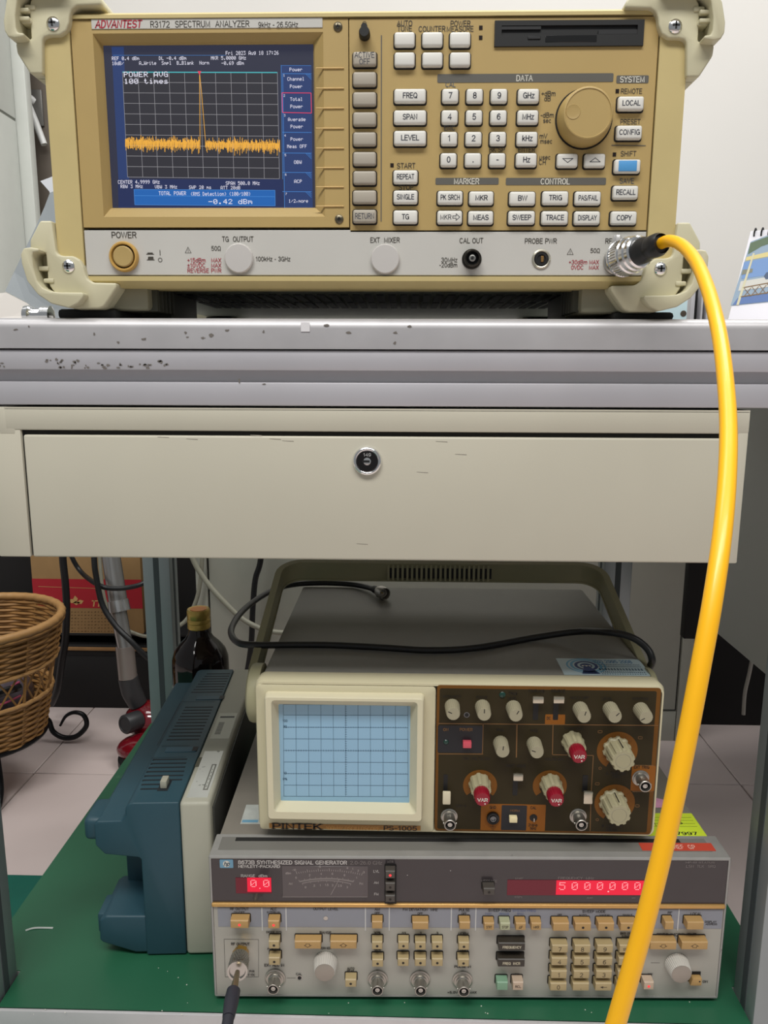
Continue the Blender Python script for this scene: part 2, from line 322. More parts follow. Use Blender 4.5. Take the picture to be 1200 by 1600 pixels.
# ------------------------------------------------------------------ setting
def struct(name, mb, m, **k): return tag(mb.build(name, m, **k), kind='structure')
fl = struct('floor', MB().box(-2600, 2200, -1500, 2020, -30, -4), mat('floor_grout', (132, 121, 118), 0.9))
TILE = mat('pinkish_floor_tile', (208, 193, 189), 0.42, var=0.04, vscale=6)
tm = None
for i in range(-3, 4):
    for j in range(-2, 2):
        x0, y0 = -30+630*(i-1), 628+630*j
        if x0 < -2600 or x0 > 2200: continue
        if tm is None:
            o = MB().box(.9, 629.1, .9, 629.1, -4.5, 0, 1.2, 1).build('floor_tile', TILE, fl); tm = o.data
        else:
            o = bpy.data.objects.new('floor_tile', tm); COL.objects.link(o); o.parent = fl
        o.location = (x0*S, y0*S, 0)
WALLP = mat('white_wall_paint', (230, 226, 221), 0.7, var=0.015, vscale=4)
struct('wall_back', MB().box(-2600, 2200, 1960, 2020, 0, 2700), WALLP)
struct('baseboard_back', MB().box(-2600, 2200, 1948, 1960, 0, 90, 2), mat('grey_skirting', (140, 134, 128), 0.6))

# ------------------------------------------------------------------ workbench
bench = empty('workbench', (-24, 830, 0), 0, 'grey aluminium-framed workbench whose top carries the tan analyzer and whose lower shelf the stacked instruments', 'workbench')
bx = lambda x: x+24
by = lambda y: y-830
def bb(name, x0, x1, y0, y1, z0, z1, m, bev=1.0, label=None):
    return tag(MB().box(bx(x0), bx(x1), by(y0), by(y1), z0, z1, bev).build(name, m, bench), label)
bb('tabletop', -379, 331, 540, 1115, 731, 752.5, mat('grey_laminate', (168, 166, 166), 0.5, var=0.05), 1)
# rounded worn metal nosing along the front of the top
pr = [(531+8*(1-cos(a)), 745+8*sin(a)) for a in [radians(90*i/5) for i in range(6)]]
nose = MB(); loops = []
prof = [(540, 732)] + [(531, 732.5)] + [(531+7*(1-cos(radians(18*i))), 746+7*sin(radians(18*i))) for i in range(6)] + [(540, 753)]
for x in (-379, 331): loops.append([(bx(x), by(y), z) for y, z in prof])
nose.loft(loops); nose.build('edge_nosing', ALU, bench)
bb('front_rail', -379, 331, 532.5, 570, 718, 731.5, ALU2)
bb('rail_groove', -379, 331, 540, 570, 709.5, 718.5, mat('grey_groove', (196, 194, 196), 0.5, 0.1), 0)
bb('front_rail', -379, 331, 532.5, 570, 694, 710, ALU2)
for x in (-379, 291):
    for y in (550, 1078):
        h0 = 0
        leg = bb('leg', x, x+40, y, y+38, 12, 731, ALUD, 1.5)
        # T-slot along the inward face and the front face
        xi = x+40.2 if x < 0 else x-0.2
        sl = MB().box(bx(xi)-0.3, bx(xi)+0.3, by(y+15), by(y+23), 14, 690)
        sl.box(bx(x+16), bx(x+24), by(y)-0.5, by(y)+0.3, 14, 690); sl.build('slot', mat('slot_shadow', (62, 70, 72), 0.7), leg)
        MB().lathe((bx(x+20), by(y+19), 0), (0, 0, 1), [(16, 0), (18, 2), (18, 10), (8, 12)], 16).build('foot', BLACK, bench)
for x in (-379, 291):
    bb('side_rail', x, x+40, 590, 1078, 690, 728, ALUD)
    bb('side_rail', x, x+40, 590, 1078, 150, 183, ALUD)
sh = MB()
# shelf board notched round the four legs
poly = [(-379, 590), (-337, 590), (-337, 550.5), (291, 550.5), (291, 590), (331, 590), (331, 1076), (-379, 1076)]
b = bmesh.new(); f = b.faces.new([b.verts.new((bx(x), by(y), 183)) for x, y in poly]); r = bmesh.ops.extrude_face_region(b, geom=[f])
for v in r['geom']:
    if isinstance(v, bmesh.types.BMVert): v.co.z = 189.1
sh.bm(b); sh.build('shelf', mat('shelf_steel', (150, 150, 148), 0.5), bench)
bb('shelf_rail', -337, 291, 548, 585, 150, 189.1, mat('pale_aluminium', (205, 203, 204), 0.4, 0.35, var=0.03))
# worn paint chips on the front profiles
chips = MB()
def chip(px, py, rx, rz, y=532.2):
    P = atY(px, py, y); n = 9; f = 0.43
    chips.add([(bx(P.x), by(y), P.z)] + [(bx(P.x+rx*f*cos(2*pi*i/n)*rng.uniform(.5, 1.2)), by(y), P.z+rz*f*sin(2*pi*i/n)*rng.uniform(.5, 1.2)) for i in range(n)],
              [(0, i+1, (i+1) % n+1) for i in range(n)])
for px, py in ((75, 564), (92, 562), (94, 568), (98, 572), (117, 565), (116, 573), (135, 572), (158, 569), (165, 573), (184, 572), (201, 572), (222, 572), (233, 572), (253, 566), (258, 571), (3, 570)):
    for k in range(3): chip(px+rng.uniform(-5, 5), py+rng.uniform(-3, 3), rng.uniform(1.5, 4), rng.uniform(1, 2.6))
for px, py in ((24, 515), (45, 510), (147, 522), (290, 520), (293, 527), (330, 524), (412, 518), (225, 530), (185, 535), (317, 528), (618, 520), (617, 536), (355, 516), (510, 508), (545, 520), (640, 510)):
    chip(px, py, rng.uniform(2, 5), rng.uniform(1.5, 3), 530.8)
chip(374, 595, 2, 4, 532.2); chip(413, 600, 4, 1.2, 532.2)
chips.build('paint_chips', mat('bare_dark_metal', (112, 106, 100), 0.7), bench)
P = atY(477, 511, 530.6); MB().box(bx(P.x)-3, bx(P.x)+3, by(530.9), by(530.5), P.z-3, P.z+3, 0).build('paper_scrap', mat('white_scrap', (224, 222, 224), 0.8), bench)

# green mat on the shelf
mp = [(-378.5, 590.5), (-337.5, 590.5), (-337.5, 551), (290.5, 551), (290.5, 590.5), (330.5, 590.5), (330.5, 1075), (-378.5, 1075)]
b = bmesh.new(); f = b.faces.new([b.verts.new((x, y, 189.2)) for x, y in mp]); r = bmesh.ops.extrude_face_region(b, geom=[f])
for v in r['geom']:
    if isinstance(v, bmesh.types.BMVert): v.co.z = 190
GREEN = mat('green_mat_rubber', (38, 96, 68), 0.38, var=0.10, vscale=7, spots=((66, 112, 86), 14, 0.66))
mt = tag(MB().bm(b).build('shelf_mat', GREEN), 'dark green rubber mat covering the lower shelf of the workbench', 'mat')
P = atZ(60, 1448, 190.3)
MB().tube([atZ(40, 1454, 190.4), atZ(55, 1450, 190.8), atZ(83, 1450, 190.4)], 0.9, 5).build('scuff', mat('white_scuff', (205, 210, 205), 0.4), mt)
st = MB()
for k in range(22):
    px, py = rng.uniform(40, 1120), rng.uniform(1564, 1586)
    if rng.random() < 0.35: px, py = rng.uniform(60, 320), rng.uniform(1490, 1570)
    P = atZ(px, py, 190.1); dd = rng.uniform(.2, .5); st.box(P.x-dd, P.x+dd, P.y-dd*.8, P.y+dd*.8, 190, 190.3)
tag(st.build('dust_specks', WHITE, mt), kind='stuff')
tag(MB().box(-1300, -360, -300, 974, 0.3, 3).build('floor_mat', mat('teal_floor_mat', (18, 92, 78), 0.5, var=0.05)), 'teal green mat on the floor at bottom left beside the bench leg', 'mat')

# ------------------------------------------------------------------ drawer unit
DY = 532.0
du = Inst('drawer_unit', (-21, DY, 585), 0, 'beige steel drawer unit with a chrome lock, mounted under the bench top', 'drawer')
zt = 107.4
hs = MB()
hs.box(-257, 257, 0, 360, 106, 107.5, 0); hs.box(-257.5, 257.5, 0, 22, 91.5, 107.5, 1.2)
hs.box(-270, -246.8, 0.3, 360, 0, 92, 1.2); hs.box(-262, -250, 0.1, 22, 88, 107.5, 1.2); hs.box(249.5, 257.5, 0.3, 360, 0, 95, 1.2)
hs.box(-247, 250, 330, 332, 1, 100)
hs.build('housing', STEELP, du.root)
tag(MB().box(-247, 249.4, 3, 40, 0.8, 91.3).build('gap_shadow', DARK, du.root))
dr = MB()
dr.box(-244.8, 248.4, -0.6, 16, 0.3, 88.2, 1.4, 3); dr.box(-240, 243, 16, 325, 4, 60)
dro = dr.build('drawer', STEELP, du.root)
sx = MB()
for k in range(9):
    px, py = [(430, 686), (450, 689), (300, 686), (255, 683), (690, 690), (720, 710), (400, 680), (660, 738), (566, 850)][k]
    x, z = du.p(px, py, -0.7); sx.quad((x-4, -0.7, z), (x+4, -0.7, z-.5), (x+4, -0.7, z), (x-4, -0.7, z+.3))
sx.build('scratches', mat('scratch_grey', (150, 144, 132), 0.6), dro)
lx, lz = du.p(574, 720)
lock = MB().lathe((lx, -0.6, lz), (0, -1, 0), [(10.3, 0), (10.3, .8), (10.0, 1.8), (9.5, 2.7), (8.8, 3.2), (8.2, 3.2), (7.8, 2.9), (7.7, 2.2), (7.6, 2.0)], 40, cap1=True).build('lock', CHROME, du.root)
MB().lathe((lx, -2.6, lz), (0, -1, 0), [(7.5, 0), (7.5, .5), (7.1, .8), (6.8, .8)], 40, cap1=True).build('lock_plug', mat('dark_chrome', (70, 66, 66), 0.12, 1.0), lock)
MB().lathe((lx, -3.4, lz), (0, -1, 0), [(2.6, 0), (2.6, .3), (2.2, .4)], 24).build('keyway_boss', CHROME, lock)
MB().box(lx-3.4, lx+1.8, -4.1, -3.5, lz-.8, lz+.8).build('keyhole', BLACK, lock)
nb = MB(); glyphs(nb, '149', lx, lz+4.6, 2.1, 5.4, y=-3.5); nb.build('lock_number', mat('number_grey', (170, 170, 170), .5), lock)

# ------------------------------------------------------------------ spectrum analyzer
an = Inst('spectrum_analyzer', (-20, 542, 753.2), 0, 'tan spectrum analyzer with lit colour screen and cream corner bumpers on the bench top', 'spectrum analyzer')
A = an.root
lx0 = (an.p(69, 125)[0]+an.p(83, 330)[0])/2; rx0 = (an.p(1072, 127)[0]+an.p(1064, 293)[0])/2
tz = (an.p(300, 11)[1]+an.p(900, 15)[1])/2; bz = an.p(600, 449)[1]
ix0, ix1 = an.p(119, 200)[0], an.p(1022, 200)[0]; iz1 = an.p(540, 27)[1]; iz0 = an.p(560, 432)[1]
fo = lambda x0, x1, z0, z1, y, r: [(a, y, c) for a, c in rrect(x0, x1, z0, z1, r, 4)]
MB().loft([fo(lx0+3, rx0-3, bz+3, tz-3, 40, 4), fo(lx0, rx0, bz, tz, 30, 5), fo(lx0, rx0, bz, tz, 4, 5), fo(lx0+1.5, rx0-1.5, bz+4, tz-3, -1.2, 4),
           fo(ix0, ix1, iz0, iz1, -1.2, 1.5), fo(ix0, ix1, iz0, iz1, 10.5, 1.5)], cap0=False, cap1=False).build('front_frame', FRAME, A)
CASE = mat('grey_olive_case', (166, 170, 156), 0.55, var=0.04)
MB().box(lx0+6, rx0-6, 20, 410, bz+4, tz-5, 3).build('case', CASE, A)
# ventilation slots in the underside
vt = MB()
for k in range(40):
    x = an.pz(600, 470, bz+3.8)[0]-168 + k*9.6
    if x > rx0-20: break
    for j in range(2): vt.box(x, x+6, 95+j*74, 162+j*74, bz+3.4, bz+4.6)
tag(vt.build('underside_vent', BLACK, A), kind='stuff')
for k in range(5): MB().lathe((lx0+60+k*70, 60, bz+3.5), (0, 0, -1), [(7, 0), (7, .6)], 16).build('underside_plug', mat('dark_plug', (40, 42, 38), .6), A)
# screen side panel with sloped recess
sx_ = an.p(545.5, 200)[0]
pz0, pz1 = an.p(330, 355)[1], iz1-0.7
def loopq(q, y): return [(an.p(*c, y)[0], y, an.p(*c, y)[1]) for c in q]
def rq(x0, x1, z0, z1, y): return [(x0, y, z0), (x1, y, z0), (x1, y, z1), (x0, y, z1)]
RX0, RZ0 = an.p(159, 339); RX1, RZ1 = an.p(505, 50)
SX0, SZ0 = an.p(176, 325, 7); SX1, SZ1 = an.p(489.5, 69, 7)
RX0 = (RX0+an.p(148, 51)[0])/2
dbz = MB().loft([rq(ix0+.7, sx_-.3, pz0, pz1, 6), rq(ix0+.7, sx_-.3, pz0, pz1, 0), rq(RX0, RX1, RZ0, RZ1, 0), rq(SX0-1, SX1+1, SZ0-1, SZ1+1, 5), rq(SX0, SX1, SZ0, SZ1, 7), rq(SX0, SX1, SZ0, SZ1, 9)], cap0=False, cap1=False).build('display_bezel', TAN, A, smooth=False)
for yy in (107, 138.5, 169.5, 201, 232, 262.5, 292.5, 322.5):
    x0, z = an.p(493.5, yy); x1 = an.p(537.5, yy)[0]; MB().box(x0, x1, -0.9, 0.3, z-.35, z+.35, .25, 1).build('guide_rib', mat('pale_tan', (222, 190, 130), .5), dbz)
def screw(inst, px, py, r, par, y=0.0, m=CHROME, lab=None):
    x, z = inst.p(px, py, y); c = MB().lathe((x, y, z), (0, -1, 0), [(r, 0), (r, .5), (r*.8, r*.32), (r*.4, r*.45), (0.05, r*.5)], 20).build('screw', m, par)
    q = MB(); q.box(x-r*.5, x+r*.5, y-r*.5-.25, y-r*.3, z-r*.12, z+r*.12); q.box(x-r*.12, x+r*.12, y-r*.5-.25, y-r*.3, z-r*.5, z+r*.5)
    q.build('cross_slot', BLACK, c); return c
OLDS = mat('dull_screw', (110, 102, 84), .35, .8)
screw(an, 528, 42, 2.9, A, 0, OLDS); screw(an, 530, 342.5, 2.9, A, 0, OLDS)
# nameplate
npz = MB(); q = [an.p(*c, -0.5) for c in ((143, 44), (504, 44))]
MB().box(q[0][0], q[1][0], -0.5, .3, an.p(300, 45)[1], an.p(300, 29)[1], .2, 1).build('nameplate', SILV, A)
lt = MB(); an.text(lt, 'ADVANTEST', 184.5, 37.5, 9.5, 72, -.65, bold=True, skew=.18); lt.build('maker_lettering', INKRED, A)
ink = MB(); an.text(ink, 'R3172  SPECTRUM  ANALYZER', 312, 37.5, 8, 155, -.65); an.text(ink, '9kHz - 26.5GHz', 434.5, 38.5, 7, 62, -.65)
# --- the screen
SY = 7.2
def srect(mb, a, b, c, d, y=SY): an.rect(mb, a, b, c, d, y)
c2 = lambda x, y: (140+x/3, 50+y/3)
m = MB(); m.box(SX0-1, SX1+1, SY, SY+1.5, SZ0-1, SZ1+1)
scr = m.build('screen', screen('screen_slate', (44, 46, 64)), A)
g = MB(); srect(g, c2(103, 70), c2(160, 70), c2(185, 690), c2(135, 690), SY-.05); srect(g, c2(895, 155), c2(1040, 155), c2(1046, 828), c2(912, 828), SY-.05)
g.build('blue_field', screen('screen_blue', (38, 58, 106)), scr)
g = MB(); srect(g, c2(132, 690), c2(905, 690), c2(910, 828), c2(136, 828), SY-.08); g.build('status_field', screen('screen_navy', (30, 42, 84)), scr)
g = MB(); srect(g, c2(208, 738), c2(869, 742), c2(869, 815), c2(212, 810), SY-.12); g.build('result_field', screen('screen_azure', (28, 96, 172)), scr)
g = MB(); srect(g, c2(154, 186), c2(880, 190), c2(890, 688), c2(178, 680), SY-.1); g.build('graph_field', screen('screen_graph', (45, 44, 51)), scr)
def bil(u, v):
    tl, tr, br, bl = (154, 186), (880, 190), (890, 688), (178, 680)
    x = (tl[0]*(1-u)+tr[0]*u)*(1-v)+(bl[0]*(1-u)+br[0]*u)*v; y = (tl[1]*(1-u)+tr[1]*u)*(1-v)+(bl[1]*(1-u)+br[1]*u)*v
    return c2(x, y)
g = MB()
for i in range(11):
    an.seg(g, bil(i/10, 0), bil(i/10, 1), .6, SY-.14); an.seg(g, bil(0, i/10), bil(1, i/10), .6, SY-.15)
g.build('graticule', screen('screen_grid', (150, 148, 152)), scr)
g = MB(); an.seg(g, c2(154, 188), c2(880, 190), 1.6, SY-.18)
g.build('limit_line', screen('screen_cyan', (70, 170, 176)), scr)
g = MB()
prev = None
for i in range(380):
    u = i/379
    xx = 168+722*u
    mid = 522+14*u; am = rng.triangular(10, 50, 20)
    if 515 < xx < 543: prev = None; continue
    for sg in (1,):
        an.seg(g, c2(xx, mid-am*rng.uniform(.5, 1)), c2(xx+rng.uniform(-2, 2), mid+am*rng.uniform(.4, 1.1)), .75, SY-.2-.0003*i)
an.seg(g, c2(518, 550), c2(515, 190), .8, SY-.33); an.seg(g, c2(515, 190), c2(524, 275), .8, SY-.34); an.seg(g, c2(524, 275), c2(545, 535), .8, SY-.35); an.seg(g, c2(545, 535), c2(552, 565), .8, SY-.36)
g.build('trace', screen('screen_amber', (236, 172, 62)), scr)
g = MB(); x, z = an.p(*c2(515, 191), SY-.4); g.add([(x-1.2, SY-.4, z+1), (x+1.2, SY-.4, z+1), (x, SY-.4, z-1.6)], [(0, 1, 2)])
for a, b_ in ((c2(902, 285), c2(1038, 286)), (c2(1038, 286), c2(1040, 380)), (c2(1040, 380), c2(904, 377)), (c2(904, 377), c2(902, 285))): an.seg(g, a, b_, 1, SY-.3)
g.build('red_marker', screen('screen_red', (226, 64, 92)), scr)
g = MB()
for yv, k in ((195, 1), (470, 1), (567, 1), (658, 1), (748, 1)):
    an.seg(g, c2(904, yv), c2(1040, yv+1), .7, SY-.2)
an.seg(g, c2(905, 195), c2(914, 828), .7, SY-.21); an.seg(g, c2(898, 155), c2(905, 690), .6, SY-.21); an.seg(g, c2(898, 157), c2(1038, 158), .4, SY-.21)
for a, b_ in ((c2(208, 738), c2(869, 742)), (c2(869, 742), c2(870, 815)), (c2(870, 815), c2(212, 810)), (c2(212, 810), c2(208, 738)), (c2(210, 767), c2(869, 772))): an.seg(g, a, b_, .7, SY-.25)
an.seg(g, c2(110, 109), c2(640, 109), .4, SY-.2)
for yv in (195, 567, 658, 748):
    for k in range(3): an.seg(g, c2(1012+8*k, yv), c2(1040, yv+28-8*k), .5, SY-.26)
g.build('menu_outline', screen('screen_skyblue', (70, 132, 204)), scr)
g = MB()
def st_(s, x0, x1, y, h, mb=None):
    (xa, z), xb = an.p(*c2(x0, y), SY-.3), an.p(*c2(x1, y), SY-.3)[0]
    dots(g, s, xa, z, h/3*.435, (xb-xa)/(len(s)-.2), SY-.3)
for a in (('Fri 2023 Aug 18 17:26', 638, 886, 99, 16), ('REF 0.4 dBm', 104, 232, 124, 15), ('DL -0.4 dBm', 325, 453, 123, 15), ('MKR 5.0000 GHz', 569, 733, 122, 15),
          ('10dB/', 105, 160, 147, 15), ('A_Write  Smpl  B_Blank  Norm', 232, 560, 146, 15), ('-0.69 dBm', 618, 723, 146, 15), ('POWER AVG', 160, 367, 199, 22), ('100 times', 162, 368, 231, 22),
          ('CENTER 4.9999 GHz', 133, 328, 703, 16), ('RBW 3 MHz', 145, 249, 724, 15), ('VBW 3 MHz', 306, 410, 726, 15), ('SPAN 500.0 MHz', 638, 797, 709, 16), ('SWP 20 ms', 466, 570, 728, 15), ('ATT 20dB', 614, 706, 730, 15),
          ('TOTAL POWER', 324, 452, 756, 17), ('(RMS Detection) (100/100)', 474, 754, 759, 17), ('-0.42 dBm', 557, 762, 795, 22),
          ('Power', 937, 997, 176, 15), ('Channel', 927, 1006, 220, 15), ('Power', 939, 997, 255, 15), ('Total', 940, 998, 315, 15), ('Power', 941, 999, 349, 15), ('Average', 930, 1012, 410, 15), ('Power', 942, 1000, 443, 15),
          ('Power', 942, 1000, 502, 15), ('Meas OFF', 926, 1018, 536, 15), ('OBW', 958, 994, 610, 15), ('ACP', 959, 995, 700, 15), ('1/2,more', 933, 1024, 792, 15),
          ('1', 908, 915, 203, 10), ('2', 909, 916, 298, 10), ('3', 911, 918, 391, 10), ('4', 913, 920, 485, 10), ('5', 914, 921, 577, 10), ('6', 916, 923, 668, 10), ('7', 918, 925, 759, 10)):
    st_(*a)
g.build('screen_text', screen('screen_white', (226, 224, 238)), scr)
# --- key panel
kx0, kx1 = sx_+.3, ix1-.7
kp = MB().box(kx0, kx1, 0, 6, an.p(700, 363)[1], iz1-.7, .3, 1).build('control_panel', TAN, A)
MB().box(ix0-2, ix1+2, 10, 11.5, iz0-2, iz1+2).build('seam_backing', DARK, A)
ip = MB().box(ix0+.7, ix1-.7, 0, 6, iz0+.7, an.p(330, 359.5)[1], .3, 1).build('connector_panel', SILV, A)
KM = {}
def key(px, py, wpx, hpx, text=None, m=KEY, cap=8, tw=None, prot=4.0, mark=None):
    x, z = an.p(px, py, -prot); f = an.sc(px, py, -prot)
    wd, hg = round(wpx*f*2)/2, round(hpx*f*2)/2
    kk = (wd, hg, m.name)
    if kk not in KM:
        o = MB().box(-wd/2, wd/2, -prot, 0.5, -hg/2, hg/2, 1.5, 3).build('key', m, A); KM[kk] = o.data
    else:
        o = bpy.data.objects.new('key', KM[kk]); COL.objects.link(o); o.parent = A
    o.location = (x*S, 0, z*S)
    wk = (wd, hg, 'well')
    if wk not in KM:
        wo = MB().prism(rrect(-wd/2-.75, wd/2+.75, -hg/2-.85, hg/2+.75, 1.8), -.18, .1).build('key_well', mat('key_well_black', (28, 24, 20), .8), o); KM[wk] = wo.data
    else:
        wo = bpy.data.objects.new('key_well', KM[wk]); COL.objects.link(wo); wo.parent = o
    if text:
        t = MB(); glyphs(t, text, 0, 0, cap*f, tw*f if tw else None, -prot-.08, bold=True); t.build('key_legend', mat('key_ink', (72, 74, 82), .6), o)
    return o
for k, yy in enumerate((91, 122.7, 154, 185.4, 216.6, 247.4, 277.2, 307.4, 337.6)):
    o = key(569.6, yy, 36, 20.5, None, SOFT)
    if k == 0:
        t = MB(); f = .41; glyphs(t, 'ACTIVE', 0, 2.0, 3.1, 12.7, -4.1); glyphs(t, 'OFF', 0, -1.9, 3.1, 6.8, -4.1); t.build('key_legend', MATS.get('key_ink') or mat('key_ink', (72, 74, 82), .6), o)
    if k == 8:
        t = MB(); glyphs(t, 'RETURN', 0, 0, 3.2, 12.8, -4.1); t.build('key_legend', mat('key_ink', (72, 74, 82), .6), o)
for px in (632.2, 675.8, 719.2):
    key(px, 60.5, 31.5, 21); key(px, 92, 31.5, 21)
for t_, yy in (('FREQ', 149), ('SPAN', 182.4), ('LEVEL', 215)): key(640.7, yy, 50, 21, t_, cap=7.3, tw=len(t_)*5.6)
for row, (t3, ux, ut, yy) in enumerate((('789', 826.3, 'GHz', 149), ('456', 825.2, 'MHz', 182.3), ('123', 824, 'kHz', 216), ('0.-', 822.8, 'Hz', 249.3))):
    for k in range(3): key(703.7-.9*row+38.2*k, yy, 25.5, 20.5, t3[k], cap=8)
    key(ux, yy, 32.5, 20.5, ut, cap=7.6)
for t_, yy in (('REPEAT', 276), ('SINGLE', 307.5), ('TG', 338.6)): key(633.6, yy, 38, 20, t_, cap=7, tw=27 if len(t_) > 2 else 11)
for px, py, wd, t_, tw in ((703.4, 308.3, 38.5, 'PK SRCH', 30), (752.3, 309, 38.5, 'MKR', 19), (751.4, 339.7, 38.5, 'MEAS', 24), (816.5, 309.5, 41, 'BW', 14), (815.3, 339.7, 41, 'SWEEP', 29),
                           (868.1, 308.8, 41, 'TRIG', 20), (919, 309.2, 41, 'PAS/FAIL', 30), (867.2, 339.9, 41, 'TRACE', 28), (917.8, 340.2, 41, 'DISPLAY', 29), (978, 300.3, 40, 'RECALL', 30),
                           (975.2, 340.2, 40, 'COPY', 23), (986.6, 160.8, 40, 'LOCAL', 28), (983.7, 206.4, 40, 'CONFIG', 32)):
    key(px, py, wd, 20.5, t_, cap=7, tw=tw)
o = key(702.8, 339.2, 38.5, 20.5); t = MB(); glyphs(t, 'MKR', -2.7, 0, 2.9, 7.4, -4.1)
ar = [(2, .7), (4.2, .7), (4.2, 2), (6.6, 0), (4.2, -2), (4.2, -.7), (2, -.7)]
def outline(mb, pts, wd, y):
    n = len(pts)
    for i in range(n):
        a, b_ = Vector(pts[i]), Vector(pts[(i+1) % n]); d = (b_-a).normalized(); nn = Vector((-d.y, d.x))*wd/2; a, b_ = a-d*wd/2, b_+d*wd/2
        mb.quad((a.x-nn.x, y, a.y-nn.y), (b_.x-nn.x, y, b_.y-nn.y), (b_.x+nn.x, y, b_.y+nn.y), (a.x+nn.x, y, a.y+nn.y))
outline(t, ar, .4, -4.1); t.build('key_legend', MATS['key_ink'], o)
for px, sg in ((887.1, -1), (929.9, 1)):
    o = key(px, 250.3, 33, 21); t = MB(); outline(t, [(-3.3, -1*sg), (3.3, -1*sg), (0, 1.4*sg)], .4, -4.1); t.build('key_legend', MATS['key_ink'], o)
o = key(980.9, 259.1, 40.5, 21)
tag(MB().box(-6, 6, -4.25, -3.6, -3.3, 3.3, .4).build('blue_insert', mat('sky_blue_plastic', (84, 156, 214), .4), o))
for t_, x, y, h in (('AUTO', 632.3, 36.3, 7), ('TUNE', 632.3, 44.5, 7), ('COUNTER', 675, 45, 7), ('POWER', 719.5, 36.5, 7), ('MEASURE', 719, 45, 7), ('START', 634.5, 259, 7), ('STOP', 634.5, 292.5, 7),
                    ('BK SP', 776.5, 234, 6.5), ('ENTER', 823, 234, 6.5), ('+dBm', 857, 146, 6.5), ('dB', 855.5, 153.8, 6.5), ('-dBm', 855, 179.7, 6.5), ('sec', 855, 188, 6), ('mV', 849, 212.5, 6.5), ('msec', 853.5, 220.5, 6),
                    ('\u00b5sec', 851.5, 245.5, 6), ('CH', 847.5, 253.3, 6.5), ('REMOTE', 986.8, 142.2, 6.5), ('PRESET', 985, 190, 6.5), ('SHIFT', 982, 240, 6.8)):
    an.text(ink, t_, x, y, h)
an.text(ink, 'POWER', 193.5, 367, 8, 39); an.text(ink, 'TG  OUTPUT', 371.5, 373.5, 6.8, 49); an.text(ink, '50\u03a9', 337.5, 388, 6); an.text(ink, '100kHz - 3GHz', 426.5, 404.5, 6, 54)
an.text(ink, 'EXT  MIXER', 601.5, 375, 6.8, 46); an.text(ink, 'CAL OUT', 736.5, 375.8, 6.8, 37); an.text(ink, '30MHz', 702, 406, 6, 25); an.text(ink, '-20dBm', 700.5, 414, 6, 28)
an.text(ink, 'PROBE PWR', 845, 376.5, 6.8, 50); an.text(ink, 'RF', 951, 376.5, 6.8); an.text(ink, '50\u03a9', 930, 391.5, 6)
an.text(ink, 'I', 250, 394.8, 7); 
x, z = an.p(250.2, 406, -.25)
for k in range(16):
    a0, a1 = 2*pi*k/16, 2*pi*(k+1)/16
    ink.quad(*[(x+r_*cos(a), -.25, z+r_*sin(a)) for r_, a in ((1.1, a0), (1.45, a0), (1.45, a1), (1.1, a1))])
for px, py, hh in ((234.5, 395.6, 2), (235.5, 404.5, 4.5)):
    an.rect(ink, (px-4, py-hh+1), (px+4, py-hh+1), (px+4.5, py+1), (px-4.5, py+1)); an.rect(ink, (px-6, py+1), (px+6, py+1), (px+6, py+2), (px-6, py+2))
for px, py in ((294, 391), (891, 393.5)):
    x, z = an.p(px, py); outline(ink, [(x-2, z-1.7), (x+2, z-1.7), (x, z+2)], .25, -.25); an.text(ink, 'I', px, py+.8, 4)
x, z = an.p(569.5, 37); 
for k in range(8): ink.quad(*[(x+r_*cos(a), -.25, z+r_*sin(a)) for r_, a in ((1.1, pi*k/8), (1.4, pi*k/8), (1.4, pi*(k+1)/8), (1.1, pi*(k+1)/8))])
ink.build('dark_lettering', INK, A)
t = MB(); an.text(t, 'CAL', 704, 132, 6.5); an.text(t, 'EMC', 702.5, 200, 6.5); an.text(t, 'SAVE', 979.5, 282.6, 6.8); t.build('blue_lettering', INKBLUE, A)
t = MB()
for s_, x, y, wd in (('+15dBm   MAX', 319, 406.5, 53), ('\u00b110VDC   MAX', 319, 414.5, 53), ('REVERSE PWR', 319.3, 422.8, 53), ('+30dBm MAX', 912.3, 409.5, 47), ('0VDC   MAX', 914, 417.8, 43)): an.text(t, s_, x, y, 5.6, wd)
t.build('red_lettering', INKRED, A)
bars = MB(); wt = MB()
for (xa, xb, ya, yb, t_, tx) in ((683.5, 958, 116, 128, 'DATA', 819.5), (963.5, 1013, 118, 130, 'SYSTEM', 988), (680.5, 779, 278, 288.5, 'MARKER', 729), (790.5, 946.5, 278, 289, 'CONTROL', 867.5)):
    x0, z1 = an.p(xa, ya); x1, z0 = an.p(xb, yb); MB().prism(rrect(x0, x1, z0, z1, .8), -.2, 0).build('heading_bar', BARGREY, A); an.text(wt, t_, tx, (ya+yb)/2, 7.6, None, -.3)
an.seg(bars, (596, 55), (595.5, 346), 1.6); an.seg(bars, (955.5, 227), (1009, 227.5), 1.2)
tag(bars.build('printed_line', BARGREY, A), kind='stuff'); wt.build('white_lettering', WHITE, A)
for px, py in ((751.2, 43.5), (751, 59), (612.5, 258.3), (964.5, 142.5), (960, 241.5)):
    x, z = an.p(px, py); MB().box(x-1.1, x+1.1, -.3, .2, z-1.2, z+1.2).build('indicator', mat('indicator_dark', (30, 18, 14), .3), A)
x, z = an.p(569.3, 51, -4); MB().lathe((x, 0, z), (0, -1, 0), [(3.6, 0), (3.5, 5), (3.0, 6.5), (2.9, 6.5)], 20).build('brightness_knob', BLACK, A)
x, z = an.p(569.3, 44, 0); MB().lathe((x, 0, z), (0, -1, 0), [(2.2, 0), (2.0, 3)], 16).build('knob_shaft', BLACK, A)
